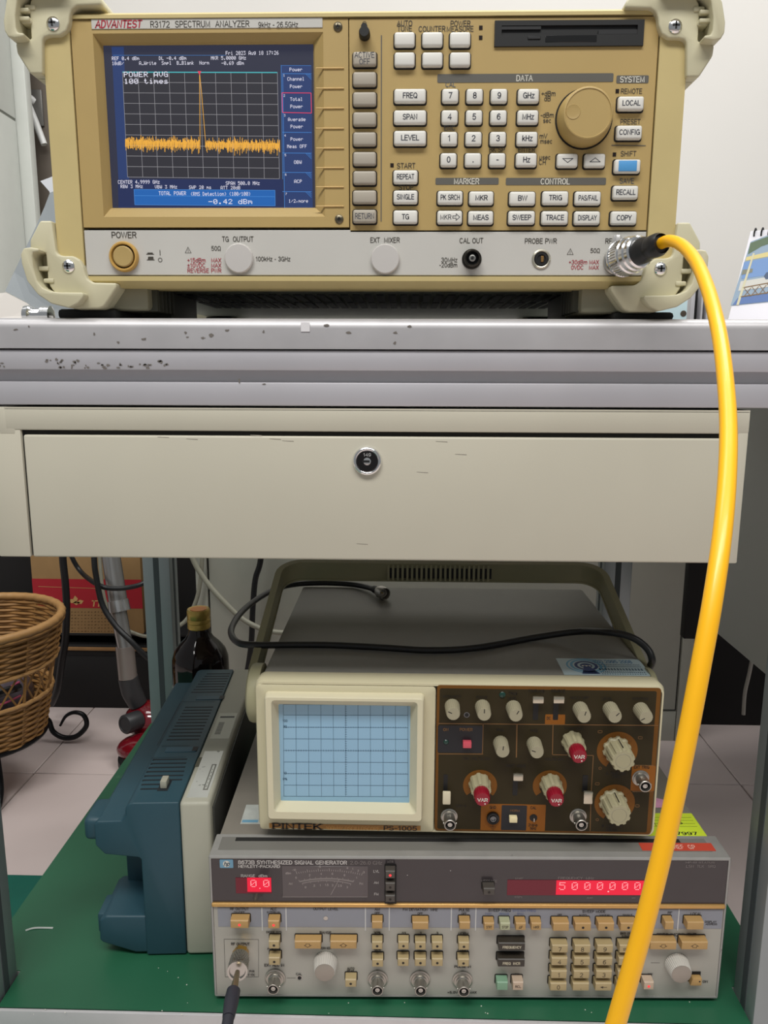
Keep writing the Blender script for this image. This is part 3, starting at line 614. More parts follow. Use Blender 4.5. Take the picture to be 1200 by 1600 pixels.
# dial
x, z = an.p(912, 186.5)
dial = MB().lathe((x, 0, z), (0, -1, 0), [(17.6, 0.3), (17.6, 1.2), (17.4, 4), (16.0, 12), (15.3, 13), (14.6, 13.2), (14.2, 12.7)], 48).build('tuning_dial', TAN, A)
MB().lathe((x, 0, z), (0, -1, 0), [(18.6, .1), (18.6, .5)], 40).build('dial_well', DARK, dial)
dx, dz = x-9.6*cos(.12), z+.8
MB().lathe((dx, -12.75, dz), (0, -1, 0), [(4.7, 0), (4.4, .25), (3.6, .1), (2, -.05 + .1), (.1, .02)], 24).build('finger_dimple', mat('tan_dimple', (176, 150, 95), .45), dial)
# floppy drive slot
fx0, fz1 = an.p(773.5, 32, -1.5); fx1, fz0 = an.p(1005, 71, -1.5); ax0, az1 = an.p(784, 40, -1.5); ax1, az0 = an.p(996, 53, -1.5)
fd = MB().loft([rq(fx0, fx1, fz0, fz1, .2), rq(fx0, fx1, fz0, fz1, -1.5), rq(ax0, ax1, az0, az1, -1.5), rq(ax0, ax1, az0+.5, az1-.5, -.05)], cap0=False).build('disk_drive', BLACK, A, smooth=False)
x0, z0 = an.p(851, 68); x1, z1 = an.p(932, 56)
MB().box(x0, x1, -1.7, -.6, z0, z1, .3, 1).build('disk_notch', mat('black_gloss', (8, 8, 10), .3), fd)
x0, z0 = an.p(824, 63); x1, z1 = an.p(844, 58); MB().box(x0, x1, -2.1, -1.2, z0, z1, .2, 1).build('eject_button', mat('black_satin', (26, 26, 28), .5), fd)
x0, _ = an.p(845, 40); x1, _ = an.p(935, 40)
for q_ in ((ax0, x0, -1.2, -.2, az1-2.2, az1-.3), (x1, ax1, -1.2, -.2, az0+.2, az0+2.6)): MB().box(*q_).build('slot_flap', MATS['black_satin'], fd)
# power button
x, z = an.p(194.5, 401.5)
pb = MB().lathe((x, 0, z), (0, -1, 0), [(10, 0), (10, 2), (9.2, 3.4), (8.3, 3.4), (7.9, 2.6), (7.7, .2)], 40, cap1=True).build('power_switch', mat('ochre_plastic', (196, 156, 84), .4), A)
MB().lathe((x, 0, z), (0, -1, 0), [(7.65, .3), (7.65, .4)], 32).build('button_gap', DARK, pb)
MB().lathe((x, -.4, z), (0, -1, 0), [(6.9, 0), (6.9, 2.4), (6.2, 3), (.05, 2.8)], 32).build('power_button', TAN, pb)
for px, py in ((373, 403.5), (601.8, 404.5)):
    x, z = an.p(px, py, -2); MB().lathe((x, 0, z), (0, -1, 0), [(9.7, 0), (9.7, 2), (9, 2.8), (.05, 2.9)], 40).build('port_cap', mat('silver_cap', (206, 202, 198), .4, .2), A)
# calibration output and probe power sockets
x, z = an.p(737, 405); so = MB().lathe((x, 0, z), (0, -1, 0), [(6.6, 0), (6.6, .8), (5.6, 1), (5.4, 6), (5, 6.3), (4.2, 6.2), (4.1, 1.5)], 32).build('coaxial_socket', mat('dark_nickel', (70, 66, 60), .3, 1.0), A)
q = MB().lathe((x, 0, z), (0, -1, 0), [(4.05, 1.2), (4.05, 1.6)], 24); q.build('socket_bore', BLACK, so)
q = MB().lathe((x, -1.5, z), (0, -1, 0), [(2.2, 0), (2.2, 4), (1.4, 4.2), (1.2, 3.5)], 20); q.build('socket_contact', STEEL, so)
MB().lathe((x, -5.3, z), (0, -1, 0), [(.9, 0), (.9, .2)], 12).build('contact_hole', BLACK, so)
x, z = an.p(845.5, 405); so = MB().lathe((x, 0, z), (0, -1, 0), [(6.4, 0), (6.3, .8), (5.4, 1.4), (4.9, 1.2), (4.7, .2)], 32, cap1=True).build('probe_socket', mat('pale_nickel', (196, 192, 176), .3, .7), A)
MB().lathe((x, -.1, z), (0, -1, 0), [(4.6, 0), (4.6, .6), (4.2, 1.2), (2.9, 1.2), (2.8, .6)], 24).build('socket_bore', BLACK, so)
q = MB(); q.box(x-.4, x+1.6, -1.5, -.6, z-2, z+2, .3, 1); q.build('socket_key', mat('brass_dull', (150, 116, 70), .4, .6), so)
# N-type panel jack flange
x, z = an.p(964, 408); MB().lathe((x, 0, z), (0, -1, 0), [(9.4, 0), (9.4, 3), (8.6, 3.4), (8.6, 5)], 36).build('panel_jack', STEEL, A)
# corner bumpers
PL = [(-17.4, 29.4), (-9.4, 29.4), (-8, 9.7), (-6.5, 7.6), (-2.9, 6.8), (3.6, 6.8), (8, 4.2), (10.2, -.4), (10.9, -4.8), (12.4, -8.4), (16, -10.6), (32, -10.9), (31.7, -14.2), (22.5, -26.3),
      (18.9, -27.8), (1.5, -28), (-10.2, -25.1), (-18.9, -19.3), (-25.4, -10.6), (-28.3, 1), (-28.3, 6.8), (-26.2, 10.5), (-25.1, 17)]
PF = [(-17.4, 29.4), (-9.4, 29.4), (-8, 9.7), (-6.5, 7.6), (-2.9, 6.8), (3.6, 6.8), (8, 4.2), (10.2, -.4), (10.9, -4.8), (12.4, -8.4), (16, -10.6), (32, -10.9), (31.7, -14.2), (22.5, -26.3),
      (18.9, -27.8), (1.5, -28), (-4, -26), (-11, -17.5), (-14, -13), (-15, -8), (-15, 8.5), (-25.5, 11), (-25.1, 17)]
RI = [(-28.3, 6.8), (-26.2, 10.5), (-22, 11.2), (-16, 10.4), (-16, 8.4), (-20, 8.0), (-20.8, 5.4), (-20.6, -1.9), (-18.6, -10.6), (-15.3, -15), (-10.2, -17.1), (-4, -17.8), (11.6, -17.9), (12.4, -19.5), (11.6, -21.2),
      (8, -25), (1.5, -28), (-10.2, -25.1), (-18.9, -19.3), (-25.4, -10.6), (-28.3, 1)]
PAD = mat('black_rubber_pad', (30, 30, 28), .7)
for px, py, mx, mz in ((107, 416, 1, 1), (1032, 420, -1, 1), (83, 37, 1, -1), (1055, 41, -1, -1)):
    x, z = an.p(px, py, -5)
    tr = lambda P_: [(x+mx*a, z+mz*b_) for a, b_ in P_]
    m = MB(); m.prism(tr(PL), 3, 38, 1.2); m.prism(tr(PF), -5, 6, 1.4, 3); m.prism(tr(RI), -13, 5, 1.6, 3)
    for a, b_ in ((-20.5, -3), (-17.5, -11)):
        xa, xb = sorted((x+mx*a, x+mx*(a+7))); za, zb = sorted((z+mz*b_, z+mz*(b_+3))); m.box(xa, xb, -6, 6, za, zb, .8)
    if mz < 0:
        xs = sorted((x+mx*-21, x+mx*-14)); 
        for q_ in (1, 6): m.box(*xs, -8, 6, z+q_, z+q_+2.4, .6)
    bo = m.build('corner_bumper', BUMP, A)
    screw(an, px, py, 4.3, bo, -5)
    if mz > 0:
        f = MB(); zb = z-28
        xs = sorted((x+mx*13, x+mx*48)); f.box(*xs, 12, 70, zb+.5, bz+4.5, 3); f.build('foot_bracket', mat('olive_grey_plastic', (150, 146, 124), .55), A)
        f = MB(); xs = sorted((x+mx*-16, x+mx*26)); f.box(*xs, 8, 66, 0, zb+1, 2.5); f.build('foot_pad', PAD, A)
        xs = sorted((x+mx*38, x+mx*52))
        for k in range(5): MB().box(xs[0], xs[1], 20+k*9, 25+k*9, 6, bz+3.5, .8).build('foot_fin', mat('dark_olive_fin', (70, 70, 58), .6), A)
        f = MB(); xs = sorted((x+mx*14, x+mx*46)); f.box(*xs, 72, 150, 1, bz+4, 2).build('tilt_foot', mat('dark_olive_fin', (70, 70, 58), .6), A)
        f = MB(); xs = sorted((x+mx*-26, x+mx*34)); f.box(*xs, 376, 420, 6, bz+44, 4).build('rear_bumper', mat('olive_grey_plastic', (150, 146, 124), .55), A)
        f = MB(); xs = sorted((x+mx*0, x+mx*30)); f.box(*xs, 360, 395, 0, bz+3, 2); f.build('rear_foot', PAD, A)

# ------------------------------------------------------------------ yellow coaxial cable
o0 = Vector(atY(964, 408, 536)); yc = empty('coaxial_cable', o0, 0, 'thick yellow coaxial cable plugged into the tan analyzer and hanging down past the drawer', 'cable')
W = lambda P_: Vector(P_)-o0
b0 = W(atY(967.5, 406, 535.5)); b1 = W(atD(1031, 381.5, 472)); ax = (b1-b0).normalized(); Ln = (b1-b0).length
cn = MB().lathe(b0, ax, [(9.8, -.5), (11.2, 1), (12, 2), (12, 3), (11.4, 3.3), (11.4, 11), (12, 11.3), (12, 12.6), (11.2, 13.4), (11.2, 17), (10.3, 18), (10.3, 21), (9.2, 22)], 40).build('coupling_nut', CHROME, yc)
m = MB()
for k in range(40):
    a_ = ax.orthogonal().normalized(); b_ = ax.cross(a_); d = a_*cos(2*pi*k/40)+b_*sin(2*pi*k/40); t_ = ax.cross(d)
    p0 = b0+ax*3.8+d*11.35; p1 = b0+ax*10.6+d*11.35
    m.add([tuple(p0-t_*.5), tuple(p0+t_*.5), tuple(p0+d*.4), tuple(p1-t_*.5), tuple(p1+t_*.5), tuple(p1+d*.4)], [(0, 1, 4, 3), (1, 2, 5, 4), (2, 0, 3, 5)])
m.build('knurling', STEEL, cn)
t0 = W(atD(964.5, 374, 506)); MB().lathe(t0+Vector((0, 0, -9)), (0, 0, 1), [(1.6, 0), (1.6, 5), (2.8, 5.6), (3.2, 6.2), (3.2, 10), (2.6, 11.4), (.1, 11.6)], 18, flute=9, fd=.3).build('vent_screw', mat('matt_nickel', (214, 212, 210), .35, .6), cn)
MB().lathe(b0, ax, [(7, 20), (8.2, 21), (8, 27), (6.6, 30), (7.2, 35), (7.2, 39), (6, 42), (6, Ln-11), (7, Ln-9), (6.8, Ln-1), (6, Ln), (4.6, Ln+.5)], 28).build('strain_relief', mat('black_boot_rubber', (26, 26, 27), .35), yc)
path = [(1028, 383, 475), (1045, 376.5, 464), (1066, 384, 448), (1087, 408, 424), (1104, 446, 400), (1117, 490, 378), (1127, 540, 358), (1134, 600, 340), (1138, 665, 324), (1136.5, 740, 308), (1129, 830, 294), (1114, 935, 284),
        (1095, 1040, 280), (1074, 1150, 279), (1049, 1270, 279), (1018, 1400, 280), (988, 1510, 282), (962, 1600, 284), (935, 1690, 286), (900, 1800, 288)]
MB().tube([W(atD(*q_)) for q_ in path], 3.6, 18, 6).build('cable_jacket', mat('yellow_jacket', (250, 184, 16), .38, coat=.15), yc)

# ------------------------------------------------------------------ signal generator
sg = Inst('signal_generator', (-156.5, 562, 190), radians(1.35), 'grey signal generator with red digit displays and beige keys, under the cream oscilloscope', 'signal generator')
G = sg.root
SGW = sg.L(atY(1134, 1450, 572)).x; GW = sg.p(1143, 1342)[0]
BEIGE = mat('beige_key_plastic', (172, 153, 112), .45, var=.04)
BEIGE2 = mat('gold_beige_key_plastic', (178, 143, 90), .45, var=.04)
GSIL = mat('satin_grey_panel', (168, 166, 157), .42, .15, var=.04, vscale=15)
GFR = mat('worn_cast_grey', (160, 158, 154), .5, .25, var=.06, vscale=60, spots=((92, 88, 84), 90, .7))
CASEG = mat('grey_brown_cover', (128, 122, 112), .55, var=.05, bump=.15, bscale=1500)
H = sg.p(700, 1339)[1]
for k in range(4): MB().box(20+(GW-70)*(k % 2), 50+(GW-70)*(k % 2), 20+360*(k//2), 45+360*(k//2), 0, 4.5, 1).build('foot', PAD, G)
zb = 4.2
# front casting: a rim round the two panels, deeper on top
d0 = sg.p(333, 1342)[0]; d1 = sg.p(1138, 1346)[0]
MB().loft([[(a, 30, c) for a, c in rrect(0, GW, zb, H, 1.5, 2)], [(a, .8, c) for a, c in rrect(0, GW, zb, H, 1.5, 2)], [(a, 0, c) for a, c in rrect(.6, GW-.6, zb+.6, H-1.2, 1, 2)],
           [(a, 0, c) for a, c in rrect(2, GW-2, zb+1.8, H-2.2, .6, 2)], [(a, 4, c) for a, c in rrect(2, GW-2, zb+1.8, H-2.2, .6, 2)]], cap0=True, cap1=False).build('front_casting', GFR, G)
MB().box(2.5, GW-6, 30, 430, zb+.5, H-1.2, 1.5).build('cover', CASEG, G)
# label recess along the top of the casting
def top(px, py, z): return sg.pz(px, py, z)
a0 = top(345, 1323, H)[0]; a1 = top(1128, 1325, H)[0]
MB().box(6, GW-12, 8, 26, H-.1, H+.25, .2, 1).build('label_strip', mat('dark_grey_strip', (120, 118, 112), .6, bump=.2, bscale=2500), G)
MB().box(18, GW-34, 20, 25, H+.1, H+.35).build('strip_groove', mat('groove_black', (34, 33, 32), .7), G)
x0, y0 = top(1003, 1328, H); x1, y1 = top(1110, 1317, H)
rs = MB().box(x0, x1, 9, 19.5, H+.2, H+.5).build('red_sticker', mat('red_sticker_paper', (196, 72, 52), .5, var=.05), G)
t = MB(); glyphs(t, 'EXT  REF  GP', (x0+x1)/2, 14, 5, 30, H+.55, P=lambda u, v: (u, v, H+.55)); t.build('sticker_print', mat('pale_pen', (236, 196, 180), .7), rs)
# display panel
yS = sg.p(700, 1413)[1]
dp = MB().box(2.2, GW-2.2, .6, 4, yS, H-2.4).build('display_panel', mat('dark_violet_grey_window', (52, 46, 48), .22, coat=.3, var=.04), G)
MB().box(1, GW-1.6, -1.6, 3, yS-2.6, yS+.9, 1, 3).build('gold_trim', mat('anodised_gold', (208, 164, 100), .35, .55), G)
MB().box(2.2, GW-2.2, .6, 4, zb+2, yS-2).build('key_panel', GSIL, G)
bx0, bz1 = sg.p(340, 1418, .4); bx1, bz0 = sg.p(1127, 1451, .4)
MB().box(bx0, bx1, .3, .7, bz0, bz1).build('header_band', mat('blue_grey_band', (140, 142, 150), .5), G)
for px in (409, 446.7, 571, 608.3, 705.5, 743.8, 1061.5):
    x, zt = sg.p(px, 1418, .2); zb_ = sg.p(px, 1454, .2)[1]; MB().box(x-.45, x+.45, .1, .5, zb_, zt).build('divider_line', mat('pale_grey_line', (198, 198, 196), .5), G)
# --- keys: block with a sloping top edge and a rounded well behind
GK = {}
def gkey(px, py, wpx, hpx, m=BEIGE, dot=None, text=None, cap=7, tw=None, prot=7.5, bold=False, ink_=None):
    x, z = sg.p(px, py, -prot); f = sg.sc(px, py, -prot); wd = round(wpx*f*2)/2; hg = round(hpx*f*2)/2
    kk = (wd, hg, m.name, prot)
    if kk not in GK:
        b_ = MB(); hw, hh = wd/2, hg/2
        b_.loft([rq(-hw-.2, hw+.2, -hh-.2, hh+.7, .6), rq(-hw-.1, hw+.1, -hh-.1, hh+.5, -prot+1), rq(-hw+.15, hw-.15, -hh+.2, hh-.1, -prot+.1), rq(-hw+.6, hw-.6, -hh+.6, hh-.5, -prot)])
        o = b_.build('key', m, G, ang=25); GK[kk] = o.data
        wo = MB().prism(rrect(-hw-1, hw+1, -hh-.6, hh+1.6, 1.2), .2, .5).build('key_well', mat('key_well_black', (28, 24, 20), .8), o); GK[kk, 'w'] = wo.data
    else:
        o = bpy.data.objects.new('key', GK[kk]); COL.objects.link(o); o.parent = G
        wo = bpy.data.objects.new('key_well', GK[kk, 'w']); COL.objects.link(wo); wo.parent = o
    o.location = (x*S, 0, z*S)
    if dot:
        r_ = 1.1
        MB().lathe((0 if dot != 'r2' else -.6, -prot-.05, -.2), (0, -1, 0), [(r_, 0), (r_, .06)], 12).build('indicator', mat('dot_black', (28, 22, 18), .5) if dot == 'k' else screen('led_red', (255, 54, 58), 1.3), o)
    if text:
        t = MB(); glyphs(t, text, 0, -.1, cap*f, tw*f if tw else None, -prot-.06, bold=bold); t.build('key_legend', ink_ or mat('key_ink_brown', (58, 48, 36), .6), o)
    return o
gkey(374, 1445, 28, 12, BEIGE2, 'r'); gkey(427.5, 1445.3, 17, 12, BEIGE2, 'r')
for px, py in ((428, 1477), (428.5, 1502.7), (589.3, 1478.1), (590, 1505.5), (630.5, 1478), (657, 1478.5), (683.3, 1478.5), (630, 1504.3), (657, 1504.5), (683.3, 1504.5), (725, 1479), (724.3, 1505), (548, 1537)):
    gkey(px, py, 16.5, 12, BEIGE, 'k')
for px, py, wd in ((589.3, 1446.1, 16.5), (657, 1447.3, 25), (726.3, 1447, 16.5)): gkey(px, py, wd, 11.5, BEIGE2)
def arrow(o, up, prot=7.5, s_=1.0):
    t = MB(); u = 1 if up else -1
    outline(t, [(-2.9*s_, -.1*u), (0, 1.9*u), (2.9*s_, -.1*u), (1.5*s_, -.1*u), (1.5*s_, -1.5*u), (-1.5*s_, -1.5*u), (-1.5*s_, -.1*u)], .35, -prot-.06); t.build('key_legend', MATS['key_ink_brown'], o)
for px, py, up in ((480.8, 1477.3, 0), (536.5, 1477.3, 1), (1036.6, 1478.4, 0), (1085.6, 1478.4, 1)):
    o = gkey(px, py, 41, 12.5, BEIGE2); mat('key_ink_brown', (58, 48, 36), .6); arrow(o, up)
for px, t_ in ((764.3, 'STRT'), (813.8, '\u0394F'), (838, 'MKR')): gkey(px, 1448.5, 15.5, 11.5, BEIGE2, text=t_, cap=4, tw=9 if len(t_) > 2 else 6, bold=True)
gkey(789.3, 1448.5, 15.5, 11.5, mat('pale_green_key', (170, 172, 138), .45), text='STOP', cap=4, tw=10, bold=True)
for px, d in ((876.8, None), (911.1, 'k'), (947.2, 'k'), (982.1, 'k')): gkey(px, 1449.2, 24.5, 12.3, BEIGE2, d)
for r_, (t3, y_, tx) in enumerate((('789', 1483.4, 'STEPS'), ('456', 1503.2, 'GHZ'), ('123', 1523.5, 'MHZ'), ('0. ', 1542.7, 'KHZ'))):
    for k in range(3):
        o = gkey(875-.8*r_+35.2*k, y_, 24.8, 12.4, BEIGE, text=t3[k] if t3[k] != ' ' else None, cap=7)
        if t3[k] == ' ':
            t = MB(); t.add([(-3, -7.56, 0), (-.3, -7.56, 1.1), (-.3, -7.56, -1.1)], [(0, 1, 2)]); t.quad((-.3, -7.56, -.25), (3, -7.56, -.25), (3, -7.56, .25), (-.3, -7.56, .25)); t.build('key_legend', MATS['key_ink_brown'], o)
    gkey(980.4-1.3*r_, y_, 24.8, 12.4, BEIGE, text=tx, cap=4.2, tw=13 if r_ == 0 else 10, bold=True)
gkey(1046, 1447.2, 13, 12.5, BEIGE2); gkey(1086.7, 1447.4, 26, 12.5, BEIGE2)
gkey(1013.8, 1541, 15, 12, mat('pinkish_key', (190, 168, 146), .45), 'r')
BRK = mat('black_brown_key', (52, 46, 38), .4)
PALE = mat('pale_key_ink', (206, 196, 170), .6)
gkey(800, 1480, 41, 12, BRK, text='FREQUENCY', cap=4, tw=29, bold=True, ink_=PALE); gkey(799.2, 1505.3, 41, 12, BRK, text='FREQ  INCR', cap=4, tw=27, bold=True, ink_=PALE)
gkey(785, 1541.5, 16.5, 13, mat('sea_green_key', (124, 160, 132), .45)); gkey(809.5, 1541.5, 15.5, 13, mat('pinkish_key', (190, 168, 146), .45), text='RCL', cap=4, tw=9, bold=True)
# meter function switch and message key, dark
x, z1 = sg.p(601.2, 1351, .2); x1, z0 = sg.p(619.3, 1412, .2)
ms = MB().prism(rrect(x, x1, z0, z1, 1.5), -.6, 1).build('switch_bezel', BLACK, G)
GREYK = mat('charcoal_key', (74, 68, 62), .45)
gkey(609.7, 1367.5, 14, 12, GREYK, 'r'); gkey(609.7, 1386.5, 14, 12, GREYK, 'k'); gkey(609.7, 1405, 14, 10.5, GREYK, 'k'); gkey(764.3, 1394, 17, 10.5, GREYK, 'k')
# digit windows
RED0 = screen('display_dark_red', (92, 8, 26)); REDL = screen('display_lit_red', (236, 6, 52)); DIG = screen('digit_glow', (255, 168, 172), 1.2)
def window(a, b, lit, name='digit_window'):
    x, z1 = sg.p(*a, .3); x1, z0 = sg.p(*b, .3); o = MB().box(x, x1, .25, .7, z0, z1).build(name, RED0, G)
    for la, lb in lit:
        x, z1 = sg.p(*la, .2); x1, z0 = sg.p(*lb, .2); MB().box(x, x1, .1, .4, z0, z1).build('lit_field', REDL, o)
    return o
w1 = window((368, 1371.5), (424.5, 1396), [((386, 1371.5), (424, 1393.5))])
w2 = window((793, 1375), (1006.5, 1399.5), [((869.5, 1375.5), (1006, 1398.5))])
def digit(c, px, py, par, hpx=13, wpx=10):
    t = MB(); x, z = sg.p(px, py, 0); f = sg.sc(px, py, 0); dots(t, c, x-wpx*f/2, z, hpx*f, wpx*f/.8*.8, -.05, gap=.14, wch=1.0); t.build('dot_digit', DIG, par)
for c, px in (('0', 396), ('0', 416)): digit(c, px, 1380.3, w1)
for c, px in zip('5000000', (878.5, 898, 917.8, 937.5, 957, 976.5, 996)): digit(c, px, 1384.5, w2, 14, 10)
t = MB(); sg.disc(t, 950.5, 1393, 1.3, -.05, 10); sg.disc(t, 406, 1388, .9, -.05, 10); t.build('dot_digit', DIG, w2)
# moving coil meter
x0, z1 = sg.p(440.5, 1353, .3); x1, z0 = sg.p(575, 1402, .3)
mt_ = MB().box(x0, x1, .25, .7, z0, z1, .2, 1).build('meter', mat('meter_grey', (86, 78, 79), .3, coat=.2), G)
PRT = mat('pale_print', (176, 166, 162), .6)
mm = lambda x, y: (420+x*220/1200, 1340+y*220/1200)
t = MB()
def arc(f0, f1, n, drop, l0, l1, maj):
    (xa, ya), (xb, yb) = f0, f1
    pts = []
    for i in range(n+1):
        u = i/n; pts.append((xa+(xb-xa)*u, ya+(yb-ya)*u - drop*(1-(2*u-1)**2)))
    for i in range(n):
        if l0 == 0: sg.seg(t, mm(*pts[i]), mm(*pts[i+1]), .45, .15)
    for i in range(n+1):
        ln = (l1 if i % maj == 0 else l1*.55); u = i/n; sl = (u-.5)*.7
        sg.seg(t, mm(*pts[i]), mm(pts[i][0]+ln*sl, pts[i][1]-ln), .5, .14)
arc((240, 140), (790, 152), 30, 30, 1, 24, 5); arc((262, 208), (720, 208), 50, 26, 0, 18, 5); arc((285, 218), (700, 222), 30, 26, 0, -14, 5)
sg.seg(t, mm(528, 318), mm(600, 185), .5, .1); sg.seg(t, mm(115, 336), mm(840, 336), .5, .14)
for s_, x, y in (('-10', 215, 105), ('-5', 432, 78), ('0', 670, 88), ('1', 715, 97), ('2', 762, 112), ('3', 810, 124), ('dBm', 165, 133), ('0', 232, 172), ('2', 348, 150), ('4', 446, 138), ('6', 542, 138), ('8', 645, 150), ('1', 748, 172),
                 ('AM', 186, 222), ('FM', 788, 222), ('0', 313, 252), ('.5', 385, 240), ('1', 438, 236), ('1.5', 494, 233), ('2', 544, 236), ('2.5', 605, 240), ('3', 668, 252)):
    sg.text(t, s_, *mm(x, y), 3.2, None, .14)
t.build('white_lettering', PRT, mt_)
# lettering of the display panel
t = MB(); sg.text(t, '8673B SYNTHESIZED SIGNAL GENERATOR', 457, 1347.6, 5.6, 170, .4, bold=True); sg.text(t, 'HEWLETT-PACKARD', 405, 1353.8, 4.2, 65, .4, bold=True)
sg.text(t, 'RANGE  dBm', 397, 1368.5, 4.2, 41, .4); sg.text(t, 'LVL', 588, 1361.5, 4, None, .4); sg.text(t, 'AM', 588, 1379, 4, None, .4); sg.text(t, 'FM', 588, 1397, 4, None, .4)
for px, py in ((636.5, 1367.5), (704, 1360.5)): sg.disc(t, px, py, .7, .4, 8)
t.build('white_lettering', mat('soft_white_print', (196, 190, 186), .6), G)
t = MB(); sg.text(t, '2.0-26.0 GHz', 572, 1348, 5.4, 50, .4); sg.text(t, 'MTR', 610, 1346.5, 3.6, None, .4); sg.text(t, 'MESSAGE', 764.5, 1376.5, 4, 25, .4); sg.text(t, 'START', 811, 1372.5, 3, None, .4); sg.text(t, 'STEPS', 810, 1401.5, 3, None, .4)
sg.text(t, 'FREQUENCY  MHz', 900, 1372, 4, 56, .4); sg.text(t, 'dwell', 921.5, 1402.5, 3, None, .4); sg.text(t, 'sec', 990, 1402.5, 3, None, .4)
sg.text(t, 'LSN', 1078, 1353.5, 4, 12, .4); sg.text(t, 'TLK', 1094.5, 1353.5, 4, 11, .4); sg.text(t, 'SRQ', 1112, 1353.5, 4, 12, .4); sg.text(t, 'HP-IB STATUS', 1094, 1347.5, 3, 45, .4)
t.build('white_lettering', mat('dim_print', (126, 118, 116), .6), G)
t = MB()
for a in (('RF OUTPUT', 374, 1420.2, 4, 29), ('ON/OFF', 374, 1425.3, 3.2, 17), ('ALC', 427.5, 1420.3, 4, 10), ('INTERNAL', 428, 1425.5, 3.2, 22), ('DIODE SYS', 428, 1456.5, 3.2, 24), ('PWR MTR', 428, 1483, 3, 20), ('RF OUTPUT', 375.5, 1475, 4, 29),
          ('EXT ALC IN', 428.5, 1508.3, 4, 31), ('CAL', 467, 1522, 3, 9), ('OUTPUT LEVEL', 509, 1420.2, 4, 39), ('RANGE', 508.5, 1457.3, 4, 18), ('VERNIER', 508.5, 1481.8, 3.2, 18), ('AUTO', 548, 1513.2, 3.2, 11), ('PEAK', 548, 1516.8, 3.2, 11),
          ('AM', 589.5, 1421, 4, 8), ('OFF', 589.5, 1426.5, 3.2, 8), ('30%', 589.5, 1457.5, 3.4, 11), ('100%', 589.5, 1484, 3.2, 11), ('FM DEVIATION  MHz', 656.5, 1421.3, 4, 54), ('OFF', 656.5, 1427.3, 3.2, 8), ('.03', 630.3, 1458, 3.4, 8), ('.1', 656.5, 1458, 3.4, 5), ('.3', 682.5, 1458, 3.4, 5),
          ('PULSE', 725.5, 1422, 4, 17), ('OFF', 725, 1427.5, 3.2, 8), ('NORM', 724, 1458.7, 3.8, 16), ('COMPL', 724, 1484.5, 3.2, 18), ('PULSE IN', 723, 1510.5, 3.8, 26), ('+5.0V', 707, 1550.7, 3.6, 16), ('MAX', 739, 1550.7, 3.6, 11),
          ('SWEEP FREQ', 780.5, 1422.5, 4, 35), ('SWEEP MODE', 928, 1424.2, 4, 36), ('OFF', 874.5, 1429.5, 3, 7), ('AUTO', 910.5, 1430, 3, 12), ('MANUAL', 945.5, 1430, 3, 17), ('SINGLE', 980.5, 1430, 3, 15), ('BKR OFF', 978.8, 1458.8, 3.4, 19), ('0.0MHz', 979, 1463, 3, 15),
          ('LOCAL', 1087.5, 1427.8, 4, 17), ('DISPLAY', 1110.5, 1440.3, 3, 18), ('ADDRESS', 1111.5, 1444, 3, 18), ('RF', 1047, 1426, 3.4, 7), ('FREQ INCREMENT', 1057, 1460.5, 4.2, 62), ('LINE', 1086, 1521.3, 3.2, 8), ('ON', 1102, 1533.8, 3.6, 8), ('OFF', 1016, 1522.5, 3, 8), ('RCL', 809, 1522.5, 3, 9), ('PWR', 393.5, 1518, 3, 8), ('0 VDC', 393, 1523.3, 3, 11)):
    sg.text(t, a[0], a[1], a[2], a[3], a[4] if len(a) > 4 else None, .15, bold=True)
t.build('dark_lettering', mat('dark_panel_print', (50, 46, 44), .6), G)
t = MB(); sg.text(t, 'SYSTEM FREQ', 819, 1422.7, 4, 36, .15); 
for q_, x in (('FAST', 763), ('RESUME', 788), ('SPAN', 813)): sg.text(t, q_, x, 1428, 3, None, .15)
t.build('blue_lettering', mat('blue_print', (92, 104, 150), .6), G)
t = MB()
for a, b_ in (((350, 1467.5), (404, 1468)), ((404, 1468), (404, 1526.5)), ((350, 1467.5), (352, 1526.5)), ((352, 1526.5), (404, 1526.5)), ((448, 1528.2), (462, 1528.2)), ((1017, 1504.3), (1031, 1504.5))): sg.seg(t, a, b_, .5, .45)
t.build('printed_line', mat('dark_panel_print', (50, 46, 44), .6), G)
# maker badge
x0, z1 = sg.p(343.2, 1343.3, .3); x1, z0 = sg.p(364.6, 1356, .3)
bd = MB().prism(rrect(x0, x1, z0, z1, .6), .1, .7).build('maker_badge', mat('badge_blue', (108, 152, 178), .4), G)
cx, cz = (x0+x1)/2, (z0+z1)/2
t = MB(); A_ = [2*pi*i/24 for i in range(24)]; t.add([(cx, .04, cz)]+[(cx+2.9*cos(a), .04, cz+2.9*sin(a)) for a in A_], [(0, i+1, (i+1) % 24+1) for i in range(24)]); t.build('badge_disc', mat('badge_pale', (208, 206, 196), .4), bd)
t = MB(); glyphs(t, 'hp', cx, cz+.2, 3.5, 4.6, 0, bold=True, skew=.3); t.build('logo_print', mat('badge_ink', (38, 60, 82), .5), bd)
